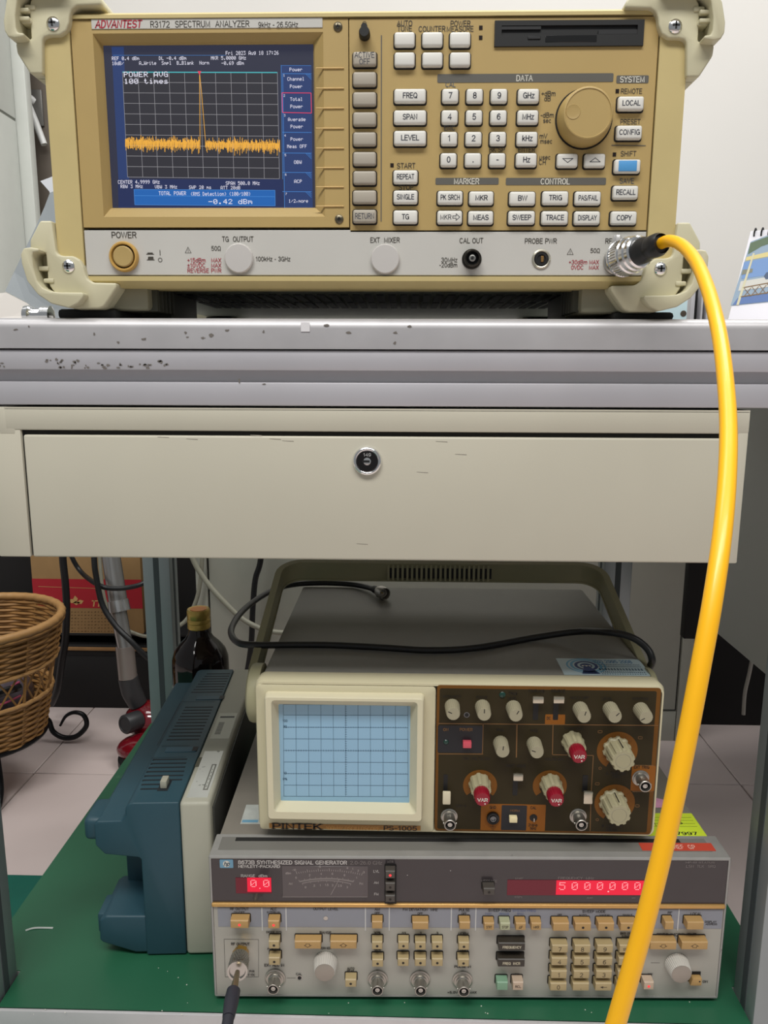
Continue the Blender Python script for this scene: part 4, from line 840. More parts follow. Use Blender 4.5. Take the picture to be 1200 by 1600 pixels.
# knobs, sockets
def plainknob(px, py, r0, h, r1, par, m, n=48, fl=24, inst=sg):
    x, z = inst.p(px, py); o = MB().lathe((x, .3, z), (0, -1, 0), [(r0*1.02, 0), (r0, 2), (r1, h-1.2), (r1*.94, h)], n, flute=fl, fd=.35).build('knob', m, par); return o, x, z
KN = mat('pale_grey_knob', (196, 192, 184), .5)
for px, py in ((508.8, 1503.5), (1057, 1506)):
    o, x, z = plainknob(px, py, 10, 11.5, 8.9, G, KN, 72, 36)
    MB().lathe((x, -11.2, z), (0, -1, 0), [(8.1, 0), (8.1, .3), (7.7, .5), (.05, .45)], 32).build('knob_cap', mat('satin_cap', (158, 150, 140), .4, .4), o)
NICK = mat('worn_nickel', (172, 168, 160), .33, .9, var=.05)
def bnc(inst, px, py, par, fl=8.6, h=13, y0=.3, tilt=0):
    x, z = inst.p(px, py); o = MB().lathe((x, y0, z), (0, -1, 0), [(fl, 0), (fl, 1), (fl*.86, 1.4), (fl*.84, 2.2), (fl*.66, 2.4), (fl*.66, 3.6), (4.9, 4), (4.9, h-.3), (4.6, h), (4.0, h), (4.0, h-4)], 28).build('coaxial_socket', NICK, par)
    MB().lathe((x, y0-h+3.8, z), (0, -1, 0), [(3.95, 0), (3.95, .15)], 20).build('socket_bore', BLACK, o)
    MB().lathe((x, y0-h+3.6, z), (0, -1, 0), [(1.9, 0), (1.9, 2.6), (1.2, 2.7), (1.0, 2.2)], 16).build('socket_contact', STEEL, o)
    for sgn in (-1, 1): MB().lathe((x+sgn*4.6, y0-h+3.4, z), (sgn, 0, 0), [(.9, 0), (.9, .9), (.6, 1)], 10).build('bayonet_lug', NICK, o)
    return o
for px, py in ((429.9, 1528), (590, 1530), (656.3, 1530.5), (722.6, 1531.5)): bnc(sg, px, py, G)
x, z = sg.p(468, 1528); MB().lathe((x, .5, z), (0, -1, 0), [(2.3, 0), (2.3, .4), (1.7, .5)], 20).build('trimmer_rim', STEEL, G); MB().lathe((x, 0, z), (0, -1, 0), [(1.7, 0), (1.7, .12)], 16).build('trimmer_hole', BLACK, G)
x, z = sg.p(509, 1434.5, .2); MB().lathe((x, .3, z), (0, -1, 0), [(1.9, 0), (1.9, .4), (1.4, .5)], 20).build('zero_screw', STEEL, G)
x, z = sg.p(1088, 1534, -4); rk = MB().prism([(x-5, z-3.4), (x+4.4, z-3.4), (x+4.4, z+3.2), (x-3.4, z+3.2)], -4.5, .6, .4).build('line_switch', BEIGE2, G)
MB().box(x-6, x+5, .1, .5, z-3, z+6).build('switch_well', DARK, rk); MB().lathe((x+2.6, -4.5, z+.6), (0, -1, 0), [(.7, 0), (.7, .1)], 10).build('indicator', MATS['dot_black'], rk)
# RF output jack
x, z = sg.p(377, 1488); rj = MB().lathe((x, .4, z), (0, -1, 0), [(6.2, 0), (6.2, 1), (4.6, 1.2), (4.6, 5)], 24).build('output_jack', mat('gold_plate', (206, 164, 74), .3, .9), G)
# stickers on the cover
ye = mat('fluorescent_yellow_paper', (206, 226, 50), .7, var=.04)
q = [(1027, 1270), (1085, 1271), (1106, 1305.5), (1015, 1303)]; P4 = [sg.pz(a, b_, H-1) for a, b_ in q]
xr = P4[2][0]; ya_, yb_ = 31, max(P4[1][1], 58)
yl = MB().box(xr-90, xr-1, ya_, yb_, H-1.25, H-.85).build('yellow_label', ye, G)
t = MB(); Pf = lambda u, v: (u, v, H-.8)
for s_, dx, dy, h_, wd in (('CALIBRATION', -62, yb_-4, 4, 34), ('MODEL', -72, yb_-9.5, 2.2, 16), ('SERIAL NO', -66, yb_-14, 2.2, 30), ('DATE', -74, yb_-18.5, 2.2, 12), ('11-25', -24, yb_-15, 3.4, 18), ('1.7997', -20, ya_+4, 4, 24)):
    glyphs(t, s_, xr+dx, dy, h_, wd, P=Pf, bold=True)
for yv in (yb_-7, yb_-11.5, yb_-16.3, yb_-20.5):
    t.quad(Pf(xr-80, yv), Pf(xr-4, yv), Pf(xr-4, yv+.4), Pf(xr-80, yv+.4))
t.quad(Pf(xr-40, yb_-20), Pf(xr-39.5, yb_-20), Pf(xr-39.5, yb_-7), Pf(xr-40, yb_-7)); t.build('sticker_print', mat('black_print', (34, 38, 30), .7), yl)
pk = MB(); pA, pB = sg.pz(1030, 1262, H-1), sg.pz(1062, 1246, H-1); xq, yq = pB[0], pA[1]; hq = pB[1]-pA[1]
ppts = [(xq-60, yq), (xq-6, yq), (xq, yq+hq*.3), (xq-8, yq+hq*.5), (xq-4, yq+hq*.9), (xq-16, yq+hq*.75), (xq-24, yq+hq), (xq-60, yq+hq*1.05)]
pk.add([(a, b_, H-.9) for a, b_ in ppts], [tuple(range(8))]); pk.build('torn_pink_label', mat('pink_paper', (222, 158, 190), .7, var=.08, vscale=120), G, smooth=False)
x, y = sg.pz(388, 1275, H-1)
wl = MB().box(x-5, x+32, y-12, y+18, H-1.25, H-.9).build('torn_white_label', mat('torn_white_paper', (190, 194, 188), .7, var=.12, vscale=80), G)
t = MB(); t.box(x-4, x+10, y-10, y-6, H-.9, H-.8); t.build('sticker_print', mat('pale_blue_print', (110, 160, 186), .6), wl)

# ------------------------------------------------------------------ grey RF cable on the generator
o0 = Vector(atY(377, 1488, 562)); rc = empty('rf_cable', o0, 0, 'black sleeved RF cable screwed onto the gold jack of the grey signal generator', 'cable')
W2 = lambda P_: Vector(P_)-o0
b0 = W2(atY(376.3, 1489.5, 557.5)); b1 = W2(atD(370.8, 1518, 616)); ax = (b1-b0).normalized(); Ln = (b1-b0).length
MB().lathe(b0, ax, [(6.6, -1.5), (7, -.5), (7, 4.5)], 6).build('gold_nut', MATS['gold_plate'], rc)
kb = MB(); a_ = ax.orthogonal().normalized(); b_ = ax.cross(a_)
kn = MB().lathe(b0, ax, [(5.5, 5), (7.4, 5.5), (7.8, Ln-3), (8.2, Ln-2.4), (8.2, Ln), (6.6, Ln), (6.2, Ln-1.5), (2.6, Ln-1.5)], 36).build('coupling_nut', STEEL, rc)
rows = []
for k in range(26):
    for j in range(5):
        for h_ in (0, 1):
            th = 2*pi*(k+.5*(j % 2))/26; d = a_*cos(th)+b_*sin(th); t_ = ax.cross(d); c = b0+ax*(6+j*(Ln-9.5)/5+(Ln-9.5)/10)+d*(7.45+.07*j)
        l_ = (Ln-9.5)/10; kb.add([tuple(c-t_*.75), tuple(c+ax*l_), tuple(c+t_*.75), tuple(c-ax*l_), tuple(c+d*.5)], [(0, 1, 4), (1, 2, 4), (2, 3, 4), (3, 0, 4)])
kb.build('knurling', STEEL, kn)
e1 = W2(atD(371, 1519, 612)); pth = [W2(atD(*q_)) for q_ in ((371, 1519, 613), (368.5, 1532, 600), (365, 1548, 588), (361.5, 1565, 578), (357, 1590, 564), (351, 1625, 548), (340, 1680, 525), (322, 1760, 500))]
MB().tube(pth[:3], [2.0, 2.4, 3.2], 14).build('crimp_sleeve', mat('brassy_steel', (176, 160, 130), .3, .9), rc)
MB().tube(pth[2:5], [5.2, 5.6, 4.5], 16).build('strain_relief', mat('charcoal_sleeve', (50, 50, 58), .45), rc)
MB().tube(pth[4:], 4.2, 14).build('cable_jacket', mat('charcoal_sleeve', (50, 50, 58), .45), rc)

# ------------------------------------------------------------------ oscilloscope on the generator
os_ = Inst('oscilloscope', (-119, 586, 331.2), 0, 'cream oscilloscope with a blank pale blue screen and folded carrying handle, on the grey generator', 'oscilloscope')
O = os_.root
CREAM = mat('cream_bezel_plastic', (204, 196, 164), .48, bump=.05, bscale=900)
CREAM2 = mat('light_cream_hood', (216, 208, 178), .48, bump=.08, bscale=900)
KNC = mat('beige_knob', (160, 153, 128), .5)
OL = (os_.p(397, 1080)[0]+os_.p(404, 1290)[0])/2; OR = (os_.p(1040, 1085)[0]+os_.p(1024.5, 1290)[0])/2
OB = 4.2; OT = os_.p(700, 1065)[1]
for k in range(4): MB().box(OL+25+(OR-OL-80)*(k % 2), OL+55+(OR-OL-80)*(k % 2), 12+220*(k//2), 40+220*(k//2), 0, 5.5, 1).build('foot', PAD, O)
fo = lambda x0, x1, z0, z1, y, r: [(a, y, c) for a, c in rrect(x0, x1, z0, z1, r, 5)]
bxa = os_.p(681.5, 1150)[0]; pxl = bxa; pxr = (os_.p(1033.5, 1085)[0]+os_.p(1018.5, 1290)[0])/2-.5; pz1_ = os_.p(850, 1072.5)[1]; pz0_ = os_.p(850, 1300.5)[1]
MB().loft([fo(OL+6, OR-6, OB+4, OT-3, 22, 6), fo(OL, OR, OB, OT, 16, 8), fo(OL, OR, OB, OT, 4, 7), fo(OL+1.2, OR-1.2, OB+1.2, OT-2.2, .2, 6), fo(OL+2.6, OR-2.6, OB+2.6, OT-4, 0, 5),
           fo(OL+3.4, OR-3.4, OB+3.2, OT-4.6, 9, 5)], cap0=False, cap1=True).build('front_bezel', CREAM, O)
MB().box(OL+4, OR-4, 18, 276, OB+2, OT-1.5, 3).build('case', mat('grey_case_paint', (132, 130, 124), .5, var=.03, bump=.05, bscale=1200), O)
# screen half: face plate with a hollow, projecting hood round the tube
ha0, haz1 = os_.p(400, 1069.5, -.4); ha1, haz0 = os_.p(677, 1300, -.4)
PR = 9
q0, q1 = os_.p(414.5, 1088, -PR), os_.p(660, 1285, -PR); hx0, hz1 = q0; hx1, hz0 = q1; hx0 = (hx0+os_.p(416, 1280, -PR)[0])/2
MB().loft([fo(ha0, ha1, haz0, haz1, 1.6, 3), fo(ha0, ha1, haz0, haz1, -.3, 3), fo(ha0+.4, ha1-.4, haz0+.4, haz1-.4, -.6, 3), fo(hx0+4, hx1-4, hz0+4, hz1-4, -.6, 3), fo(hx0+4, hx1-4, hz0+4, hz1-4, 8, 3)], cap0=False, cap1=False).build('face_plate', CREAM, O)
i0, i1 = os_.p(423.5, 1094, -PR), os_.p(650.5, 1272.5, -PR); s0, s1 = os_.p(436, 1100.5, 4), os_.p(639, 1253, 4)
MB().loft([fo(hx0-.8, hx1+.8, hz0-.8, hz1+.8, 0, 3.5), fo(hx0, hx1, hz0, hz1, -PR+1.2, 3), fo(hx0+1, hx1-1, hz0+1, hz1-1, -PR, 2.5), fo(i0[0], i1[0], i1[1], i0[1], -PR, 3), fo(s0[0], s1[0], s1[1], s0[1], 4, .8)], cap0=False, cap1=False).build('screen_hood', CREAM2, O)
CRT = mat('pale_blue_tube_face', (142, 184, 212), .3, coat=.4)
tube = MB().box(s0[0]-.5, s1[0]+.5, 3.2, 6, s1[1]-.5, s0[1]+.5).build('tube_screen', CRT, O)
t = MB(); c4 = lambda x, y: (380+x/3.75, 1030+y/3.75)
VX = (237, 310, 383.5, 456.5, 529, 601.5, 674, 747, 821, 894, 967); HY = (265, 327, 398, 466.5, 534.5, 602.5, 670, 738, 803)
for i, x in enumerate(VX): os_.seg(t, c4(x-2, 264), c4(x+2 if i < 5 else x-1, 803), .45, 3.05)
for y in HY: os_.seg(t, c4(237, y), c4(967, y+3), .45, 3.0)
for k in range(1, 50):
    x = 237+k*14.6; os_.seg(t, c4(x, 530), c4(x, 541), .4, 2.95)
    for yy in (398, 670): os_.seg(t, c4(x, yy-2), c4(x, yy+4), .4, 2.95)
for k in range(1, 40): os_.seg(t, c4(596, 265+k*13.5), c4(608, 265+k*13.5), .4, 2.95)
for s_, y in (('100', 361), ('90', 395), ('10', 667), ('0%', 702)): os_.text(t, s_, *c4(245, y), 3.6, None, 2.95)
t.build('graticule', mat('graticule_ink', (44, 78, 104), .5), tube)
x0, z1 = os_.p(420.5, 1286.5, -.9); x1, z0 = os_.p(657, 1301.5, -.9); z0 = max(z0, OB+3)
np_ = MB().box(x0, x1, -1.0, .2, z0, z1).build('name_strip', mat('bronze_strip', (158, 112, 54), .4, .2), O)
t = MB(); os_.text(t, 'PINTEK', 464, 1291.3, 8.6, 77, -1.1, bold=True, serif=True); os_.text(t, 'PS-1005', 625.5, 1294.3, 6.5, 52, -1.1, bold=True); t.build('dark_lettering', mat('dark_brown_print', (44, 32, 22), .5), np_)
t = MB(); os_.text(t, '100MHz OSCILLOSCOPE', 551, 1294, 5.4, 84, -1.1); t.build('orange_lettering', mat('dim_gold_print', (206, 152, 84), .5), np_)
# control half
CP = MB().prism(rrect(pxl, pxr, pz0_, pz1_, 2.5), -.5, 1.6, .3).build('control_panel', mat('orange_brown_border', (108, 70, 28), .5, spec=.2), O)
OR_ = mat('orange_brown_border', (108, 70, 28), .5, spec=.2); ORL = mat('faded_orange_print', (122, 86, 46), .55); ORB = mat('orange_field', (142, 86, 30), .5, spec=.2); BRN = mat('dark_olive_brown_panel', (52, 44, 26), .55, var=.06, vscale=30, spec=.2)
c5 = lambda x, y: (670+x/3.158, 1050+y/3.158)
def pc(inst, a, y=-.5): return inst.p(*c5(*a), y)
x0, z1 = pc(os_, (50, 80)); x1, z0 = pc(os_, (1128, 782)); x0 = pxl+2.2; x1 = pxr-3.6; z0 = pz0_+2
MB().prism(rrect(x0, x1, z0, z1, 1.5), -.62, 0).build('panel_face', BRN, O)
t = MB()
for a, b_, w_ in (((45, 254), (1132, 264), 1.8), ((268, 256), (264, 402), 1.8), ((45, 404), (268, 405), 1.8), ((435, 260), (432, 422), 2.2), ((613, 262), (610, 408), 1.5), ((610, 408), (812, 412), 1.5), ((812, 412), (800, 620), 1.5), ((800, 620), (796, 785), 1.5), ((1005, 590), (1105, 590), 1.5), ((1005, 460), (1110, 462), 1.5)):
    os_.seg(t, c5(*a), c5(*b_), w_*.8, -.68)
for a in ((845, 294), (1043, 324), (1028, 660), (831, 551)):
    x, z = pc(os_, a); outline(t, [(x-1.6, z-1), (x+1.6, z-1), (x+1.6, z+1), (x-1.6, z+1)], .5, -.68)
for a in ((845, 474), (831, 728)):
    x, z = pc(os_, a); outline(t, [(x-1, z-1), (x+1, z-1), (x+1, z+1), (x-1, z+1)], .5, -.68)
t.build('printed_line', ORL, O)
def field(a, b_, m, name, r=.8, y=-.72):
    x0, z1 = pc(os_, a, y); x1, z0 = pc(os_, b_, y); return MB().prism(rrect(x0, x1, z0, z1, r), y, 0).build(name, m, O)
field((258, 650), (572, 786), ORB, 'orange_field'); field((575, 209), (671, 259), ORB, 'orange_field'); field((1003, 462), (1112, 588), ORB, 'orange_field')
field((46, 263), (263, 400), mat('blue_black_field', (24, 25, 30), .5), 'power_field'); field((360, 657), (480, 782), mat('blue_black_field', (24, 25, 30), .5), 'switch_field', y=-.8)
t = MB()
for s_, x, y, wd in (('INTENSITY', 115, 122, 28), ('FOCUS', 262, 125, 17), ('TRIG', 415, 106, 13), ('LEVEL', 412, 130, 15), ('COUPLING', 530, 93, 25), ('SOURCE', 638, 93, 22), ('HOLD OFF', 745, 128, 28), ('LEVEL', 880, 132, 17), ('POSITION', 1045, 133, 25),
                     ('POS', 352, 287, 11), ('POS', 520, 290, 11), ('POSITION', 715, 280, 28), ('CH1 VOLTS DIV', 235, 427, 42), ('VOLTS DIV', 620, 430, 30), ('VERT MODE', 430, 463, 30), ('CAL', 516, 670, 9), ('GND', 316, 668, 10), ('2Vp-p', 514, 755, 14), ('1kHz', 514, 772, 10), ('EXT TRIG', 1050, 470, 24), ('A TIME DIV', 925, 500, 32), ('SEC', 925, 516, 14), ('B TIME DIV', 905, 760, 32), ('DELAY', 905, 778, 18), ('DC', 592, 228, 6), ('CH1 X', 160, 660, 16)):
    os_.text(t, s_, *c5(x, y), 4.2, wd, -.85, bold=True)
for k in range(3): os_.seg(t, c5(300+5*k, 765+7*k), c5(332-5*k, 765+7*k), .5, -.85)
os_.seg(t, c5(316, 750), c5(316, 765), .5, -.85)
t.build('dark_lettering', mat('faded_black_print', (34, 27, 17), .6), O)
t = MB(); os_.text(t, 'ON', *c5(84, 284), 4.2, 8, -.9, bold=True); os_.text(t, 'POWER', *c5(184, 284), 4.2, 20, -.9, bold=True); os_.text(t, 'NORM', *c5(425, 684), 3.4, 15, -.9); t.build('orange_lettering', ORL, O)
def sknob(bx_, by_, tx, ty, ptr):
    bx2, bz2 = os_.p(*c5(bx_, by_)); h = 15.5
    o = MB().lathe((bx2, -.4, bz2), (0, -1, 0), [(6.2, 0), (6.1, 2), (5.6, h-1), (5.2, h)], 48, flute=24, fd=.3).build('knob', KNC, O)
    a = radians(ptr); d = Vector((sin(a), cos(a))); n = Vector((d.y, -d.x))*.35; p0 = Vector((bx2, bz2))+d*1.2; p1 = Vector((bx2, bz2))+d*4.6; y = -.4-h-.06
    t = MB().quad((p0.x-n.x, y, p0.y-n.y), (p0.x+n.x, y, p0.y+n.y), (p1.x+n.x, y, p1.y+n.y), (p1.x-n.x, y, p1.y-n.y)); t.build('pointer_line', BLACK, o)
for a in ((115, 165, 0, 0, -65), (264, 168, 0, 0, 0), (416, 172, 0, 0, 30), (745, 178, 0, 0, 15), (893, 178, 0, 0, 45), (1043, 182, 0, 0, -120), (353, 346, 0, 0, 5), (518, 350, 0, 0, -70)): sknob(*a)
BIGK = mat('beige_skirted_knob', (164, 157, 126), .42)
REDK = mat('dark_red_knob', (142, 16, 38), .4)
def dial_ring(px, py, r, a0=-40, a1=220):
    t = MB(); os_.disc(t, *c5(px, py), r/3.158, -.78, 40, r*.62/3.158, a0, a1); o = t.build('dial_scale', mat('dial_orange', (118, 74, 26), .5, spec=.2), O)
    k_ = MB(); x, z = os_.p(*c5(px, py), -.8); f = os_.sc(*c5(px, py), -.8)/3.158
    for i in range(13):
        a = radians(a0+8+(a1-a0-16)*i/12); k_.add([(x+r*.72*f*cos(a)-.1, -.84, z+r*.72*f*sin(a)), (x+r*.72*f*cos(a)+.25, -.84, z+r*.72*f*sin(a)), (x+r*.9*f*cos(a)+.1, -.84, z+r*.9*f*sin(a))], [(0, 1, 2)])
    k_.build('tick_mark', mat('faded_black_print', (34, 27, 17), .6), o)
def varknob(bx_, by_):
    x, z = os_.p(*c5(bx_, by_)); o = MB().lathe((x, -.4, z), (0, -1, 0), [(9.2, 0), (9.2, 3), (8.4, 5), (8.2, 14), (7.6, 15), (5.6, 15.4)], 48, flute=8, fd=.8).build('range_knob', BIGK, O)
    r_ = MB().lathe((x, -15.4, z), (0, -1, 0), [(6.3, 0), (6.5, 1), (6.2, 9.5), (5.6, 10.5)], 48, flute=20, fd=.35).build('variable_knob', REDK, o)
    t = MB(); glyphs(t, 'VAR', x, z-.2, 2.6, 8, -26, bold=True); x2 = x+2; t.add([(x2+.6*cos(2*pi*k/10), -26, z-3.6+.6*sin(2*pi*k/10)) for k in range(10)], [tuple(range(10))]); t.build('white_lettering', WHITE, r_)
dial_ring(253, 560, 84); dial_ring(597, 562, 84); dial_ring(930, 388, 101, -65, 240); dial_ring(917, 646, 100, -65, 240)
varknob(250, 545); varknob(600, 548); varknob(708, 340)
def timeknob(bx_, by_):
    x, z = os_.p(*c5(bx_, by_)); o = MB().lathe((x, -.4, z), (0, -1, 0), [(11.5, 0), (11.5, 2.5), (10.2, 3.5), (9.8, 19), (9.2, 20)], 60, flute=10, fd=1.1).build('time_knob', BIGK, O)
    MB().lathe((x, -20.2, z), (0, -1, 0), [(6.2, 0), (6.2, .2), (5.9, .4), (5.7, .1)], 32).build('knob_cap', mat('knob_cap_grey', (150, 144, 122), .5), o)
    t = MB().box(x-.35, x+.35, -18, -4, z+9.9, z+10.4); t.build('pointer_line', BLACK, o)
timeknob(925, 378); timeknob(906, 638)
def slide(sx0, sy0, sx1, sy1, kx, ky, kw, kh, m):
    x0, z1 = pc(os_, (sx0, sy0)); x1, z0 = pc(os_, (sx1, sy1)); s_ = MB().prism(rrect(x0, x1, z0, z1, .6), -.8, -.1).build('switch_slot', BLACK, O)
    x, z = os_.p(*c5(kx, ky), -6.5); f = os_.sc(700, 1150, -6)/3.158
    MB().box(x-kw*f/2, x+kw*f/2, -7.5, -4.5, z-kh*f/2, z+kh*f/2, .8).box(x-1, x+1, -5, 0, z-.8, z+.8).build('slide_lever', m, O)
BRT = mat('polished_lever', (196, 190, 172), .25, .85); CRL = mat('cream_lever', (214, 204, 176), .4)
slide(516, 150, 538, 236, 540, 138, 54, 34, BRT); slide(615, 150, 637, 236, 642, 138, 54, 34, BRT); slide(415, 530, 437, 608, 441, 520, 50, 36, BRT); slide(760, 508, 781, 590, 786, 620, 46, 66, BRT); slide(73, 505, 92, 590, 88, 622, 40, 68, CRL)
bnc(os_, *c5(100, 708), O, 7, 14, -.5); bnc(os_, *c5(735, 708), O, 7, 14, -.5); bnc(os_, *c5(1043, 520), O, 7, 14, -.5)
x, z = pc(os_, (316, 716)); o = MB().lathe((x, -.5, z), (0, -1, 0), [(5.3, 0), (5.3, 2.5), (4.4, 3), (3.4, 2.8), (3.2, 1)], 28).build('ground_terminal', mat('black_gloss', (8, 8, 10), .3), O)
MB().lathe((x, -1, z), (0, -1, 0), [(2.6, 0), (2.6, 2.6), (1.9, 2.7), (1.7, 1.8)], 20).build('terminal_ring', mat('grey_nickel', (120, 122, 124), .3, .9), o)
x, z = pc(os_, (516, 718)); o = MB().lathe((x, -.5, z), (0, -1, 0), [(3.2, 0), (3.2, .5), (2.7, .7)], 20).build('calibrator_well', BLACK, O); MB().box(x-.5, x+.5, -4.6, -1, z-1.8, z+1.4, .2, 1).build('calibrator_pin', STEEL, o)
def push(cx, cy, wd, hg, m, h=5):
    x, z = os_.p(*c5(cx, cy), -h); MB().box(x-wd/2, x+wd/2, -h, -.4, z-hg/2, z+hg/2, .6).build('push_button', m, O)
push(190, 362, 7, 5.5, mat('coral_red_button', (206, 82, 96), .4)); push(418, 732, 6.6, 5, mat('cream_button', (232, 218, 172), .4))
for a, r_, m in (((85, 345), 2.2, 'dark_green_lens'), ((363, 112), 2.6, 'dark_teal_lens')):
    x, z = pc(os_, a); MB().lathe((x, -.5, z), (0, -1, 0), [(r_, 0), (r_, .5), (r_*.7, 1.2), (.1, 1.4)], 18).build('indicator_lens', mat(m, (24, 60, 52), .2), O)
x, z = pc(os_, (187, 211)); MB().lathe((x, -.5, z), (0, -1, 0), [(2.4, 0), (2.3, .4), (1.8, .4)], 18).build('trimmer_rim', mat('grey_nickel', (120, 122, 124), .3, .9), O); MB().lathe((x, -.9, z), (0, -1, 0), [(1.75, 0), (1.75, .1)], 14).build('trimmer_hole', BLACK, O)
# carrying handle folded back over the top
HC = mat('olive_cream_handle', (152, 148, 118), .5)
piv = os_.L((0, 614, 447)); barp = os_.L((0, 802, 505))
e = Vector((0, barp.y-piv.y, barp.z-piv.z)); Lh = e.length; e.normalize(); wv = Vector((1, 0, 0)).cross(e); xm = 160; hw = 170.5; R_ = 24
pth = [(-hw+2, 0)] + [(-hw, Lh*.1)] + [(-hw+R_*(1-cos(radians(a))), Lh-R_+R_*sin(radians(a))) for a in range(0, 91, 15)] + [(hw-R_*(1-cos(radians(a))), Lh-R_+R_*sin(radians(a))) for a in range(90, -1, -15)] + [(hw, Lh*.1), (hw-2, 0)]
def hsweep(th, w0, w1, off=0):
    loops = []
    for i, (u, v) in enumerate(pth):
        a, b_ = pth[max(i-1, 0)], pth[min(i+1, len(pth)-1)]; d = Vector((b_[0]-a[0], b_[1]-a[1])).normalized(); n = Vector((-d.y, d.x))
        def P(k, w_): return tuple(Vector((xm, piv.y, piv.z)) + Vector((1, 0, 0))*(u+n.x*(k+off)) + e*(v+n.y*(k+off)) + wv*w_)
        loops.append([P(-th/2, w0), P(th/2, w0), P(th/2, w1), P(-th/2, w1)])
    return MB().loft(loops)
hd = hsweep(5, -10.5, 10.5).build('carrying_handle', HC, O)
hsweep(6.5, 9, 11.5).build('handle_flange', HC, hd); hsweep(6.5, -11.5, -9).build('handle_flange', HC, hd)
bz_ = barp.z
Pg = Vector((0, piv.y, piv.z))+e*(Lh-2.6); xg0, xg1 = os_.L(atY(605, 882, 800)).x, os_.L(atY(768, 882, 800)).x; MB().box(xg0, xg1, Pg.y-1.5, Pg.y+1, Pg.z-6, Pg.z+9).build('grip_recess', BLACK, hd)
for k in range(22):
    xk = os_.L(atY(607+k*7.4, 882, 800)).x
    P = Vector((xk, piv.y, piv.z))+e*(Lh-3.2)
    MB().box(xk-1.3, xk+1.3, P.y-3.6, P.y+1, P.z-8, P.z+9, .3, 1).build('grip_rib', HC, hd)
for sx_2 in (-1, 1):
    xk = (OL+2 if sx_2 < 0 else OR-6); ln_ = 12 if sx_2 < 0 else 6
    MB().lathe((xk, piv.y, piv.z), (sx_2, 0, 0), [(25, 0), (25, ln_*.6), (24, ln_*.8), (20, ln_-.4), (.2, ln_)], 40).build('handle_pivot', HC, O)
# shop sticker on the top
zt_ = OT-1.5
TL, TR, BR, BL = [os_.pz(*q_, zt_) for q_ in ((869, 1029), (1003, 1031), (1022, 1056), (881, 1054.5))]
x0, x1, y0, y1 = (TL[0]+BL[0])/2, min((TR[0]+BR[0])/2, OR-5), max(20, BL[1]), TL[1]
stk = MB().box(x0, x1, y0, y1, zt_, zt_+.3).build('service_sticker', mat('pale_blue_sticker', (176, 196, 202), .45), O)
Pf = lambda u, v: (u, v, zt_+.36)
def ringz(mb, cx, cy, r0, r1, ky=1, z=.36, a0=0, a1=360, n=32):
    for i in range(n):
        a, b_ = radians(a0+(a1-a0)*i/n), radians(a0+(a1-a0)*(i+1)/n)
        mb.quad(*[(cx+r*cos(t_), cy+ky*r*sin(t_), zt_+z) for r, t_ in ((r0, a), (r1, a), (r1, b_), (r0, b_))])
H_ = y1-y0; cx, cy = x0+H_*.62, y0+H_*.55
t = MB(); ringz(t, cx, cy, H_*.31, H_*.37, 1.05); ringz(t, cx, cy, H_*.42, H_*.46, 1.0, .36); t.build('sticker_print', mat('sky_blue_print', (96, 164, 200), .5), stk)
t = MB(); ringz(t, cx, cy, H_*.2, H_*.27, 1.05, .37); ringz(t, cx, cy, .01, H_*.14, 1, .37); t.add([Pf(cx-H_*.2, y0+H_*.06), Pf(cx+H_*.22, y0+H_*.06), Pf(cx+H_*.05, cy), Pf(cx-H_*.05, cy)], [(0, 1, 2, 3)]); t.build('sticker_print', mat('navy_print', (36, 60, 116), .5), stk)
t = MB(); glyphs(t, 'm', cx, cy, H_*.09, H_*.2, P=lambda u, v: (u, v, zt_+.42), bold=True); t.build('sticker_print', WHITE, stk)
t = MB(); glyphs(t, '(02) 2995 2008', x0+(x1-x0)*.66, y0+H_*.82, H_*.17, (x1-x0)*.46, P=Pf, bold=True); t.build('sticker_print', mat('steel_blue_print', (70, 122, 164), .5), stk)
t = MB()
for yy, hh, n in ((.63, .06, 26), (.52, .06, 28), (.35, .13, 15), (.18, .08, 22), (.07, .05, 18)):
    for k in range(n):
        u = x0+(x1-x0)*(.44+.52*k/n); dd = (x1-x0)*.52/n*.7; t.quad(Pf(u, y0+H_*(yy-hh/2)), Pf(u+dd, y0+H_*(yy-hh/2)), Pf(u+dd*rng.uniform(.5, 1), y0+H_*(yy+hh/2)), Pf(u+dd*.2, y0+H_*(yy+hh/2)))
t.build('sticker_print', mat('grey_blue_print', (74, 98, 116), .5), stk)

# ------------------------------------------------------------------ black BNC cable lying on the oscilloscope
zc = 331.2+OT-1.5+3.6
o0 = Vector(atZ(600, 925, zc)); bc = empty('bnc_cable', o0, 0, 'thin black BNC cable looped over the top of the cream oscilloscope', 'cable')
Zp = lambda px, py, z=zc: Vector(atZ(px, py, z))-o0
yb = 852
p_ = [Zp(588, 922, zc+3), Zp(572, 917, zc+1), Zp(548, 913), Zp(505, 911), Zp(462, 913), Zp(430, 921, zc+1), Zp(402, 936, zc+1), Zp(376, 958), Zp(361, 985), Zp(372, 1004), Zp(405, 1008), Zp(460, 1007.5), Zp(520, 1008), Zp(600, 1012), Zp(670, 1016), Zp(740, 1012.5), Zp(830, 997), Zp(900, 987, zc+8), Zp(950, 988, zc+18), Zp(985, 995, zc+18), Zp(1010, 1012, zc+10), Zp(1019, 1032, zc), Zp(1012, 1046, zc-14)]
MB().tube(p_, 3.1, 10, 6).build('cable_jacket', mat('black_cable_rubber', (24, 24, 25), .42), bc)
c0 = Zp(588, 922, zc+3); c1 = Zp(622, 937, zc+5); ax = (c1-c0).normalized(); Lc = (c1-c0).length
MB().lathe(c0-ax*6, ax, [(3.3, 0), (4.2, 1), (4.6, 8), (4.6, 12)], 18).build('strain_relief', BLACK, bc)
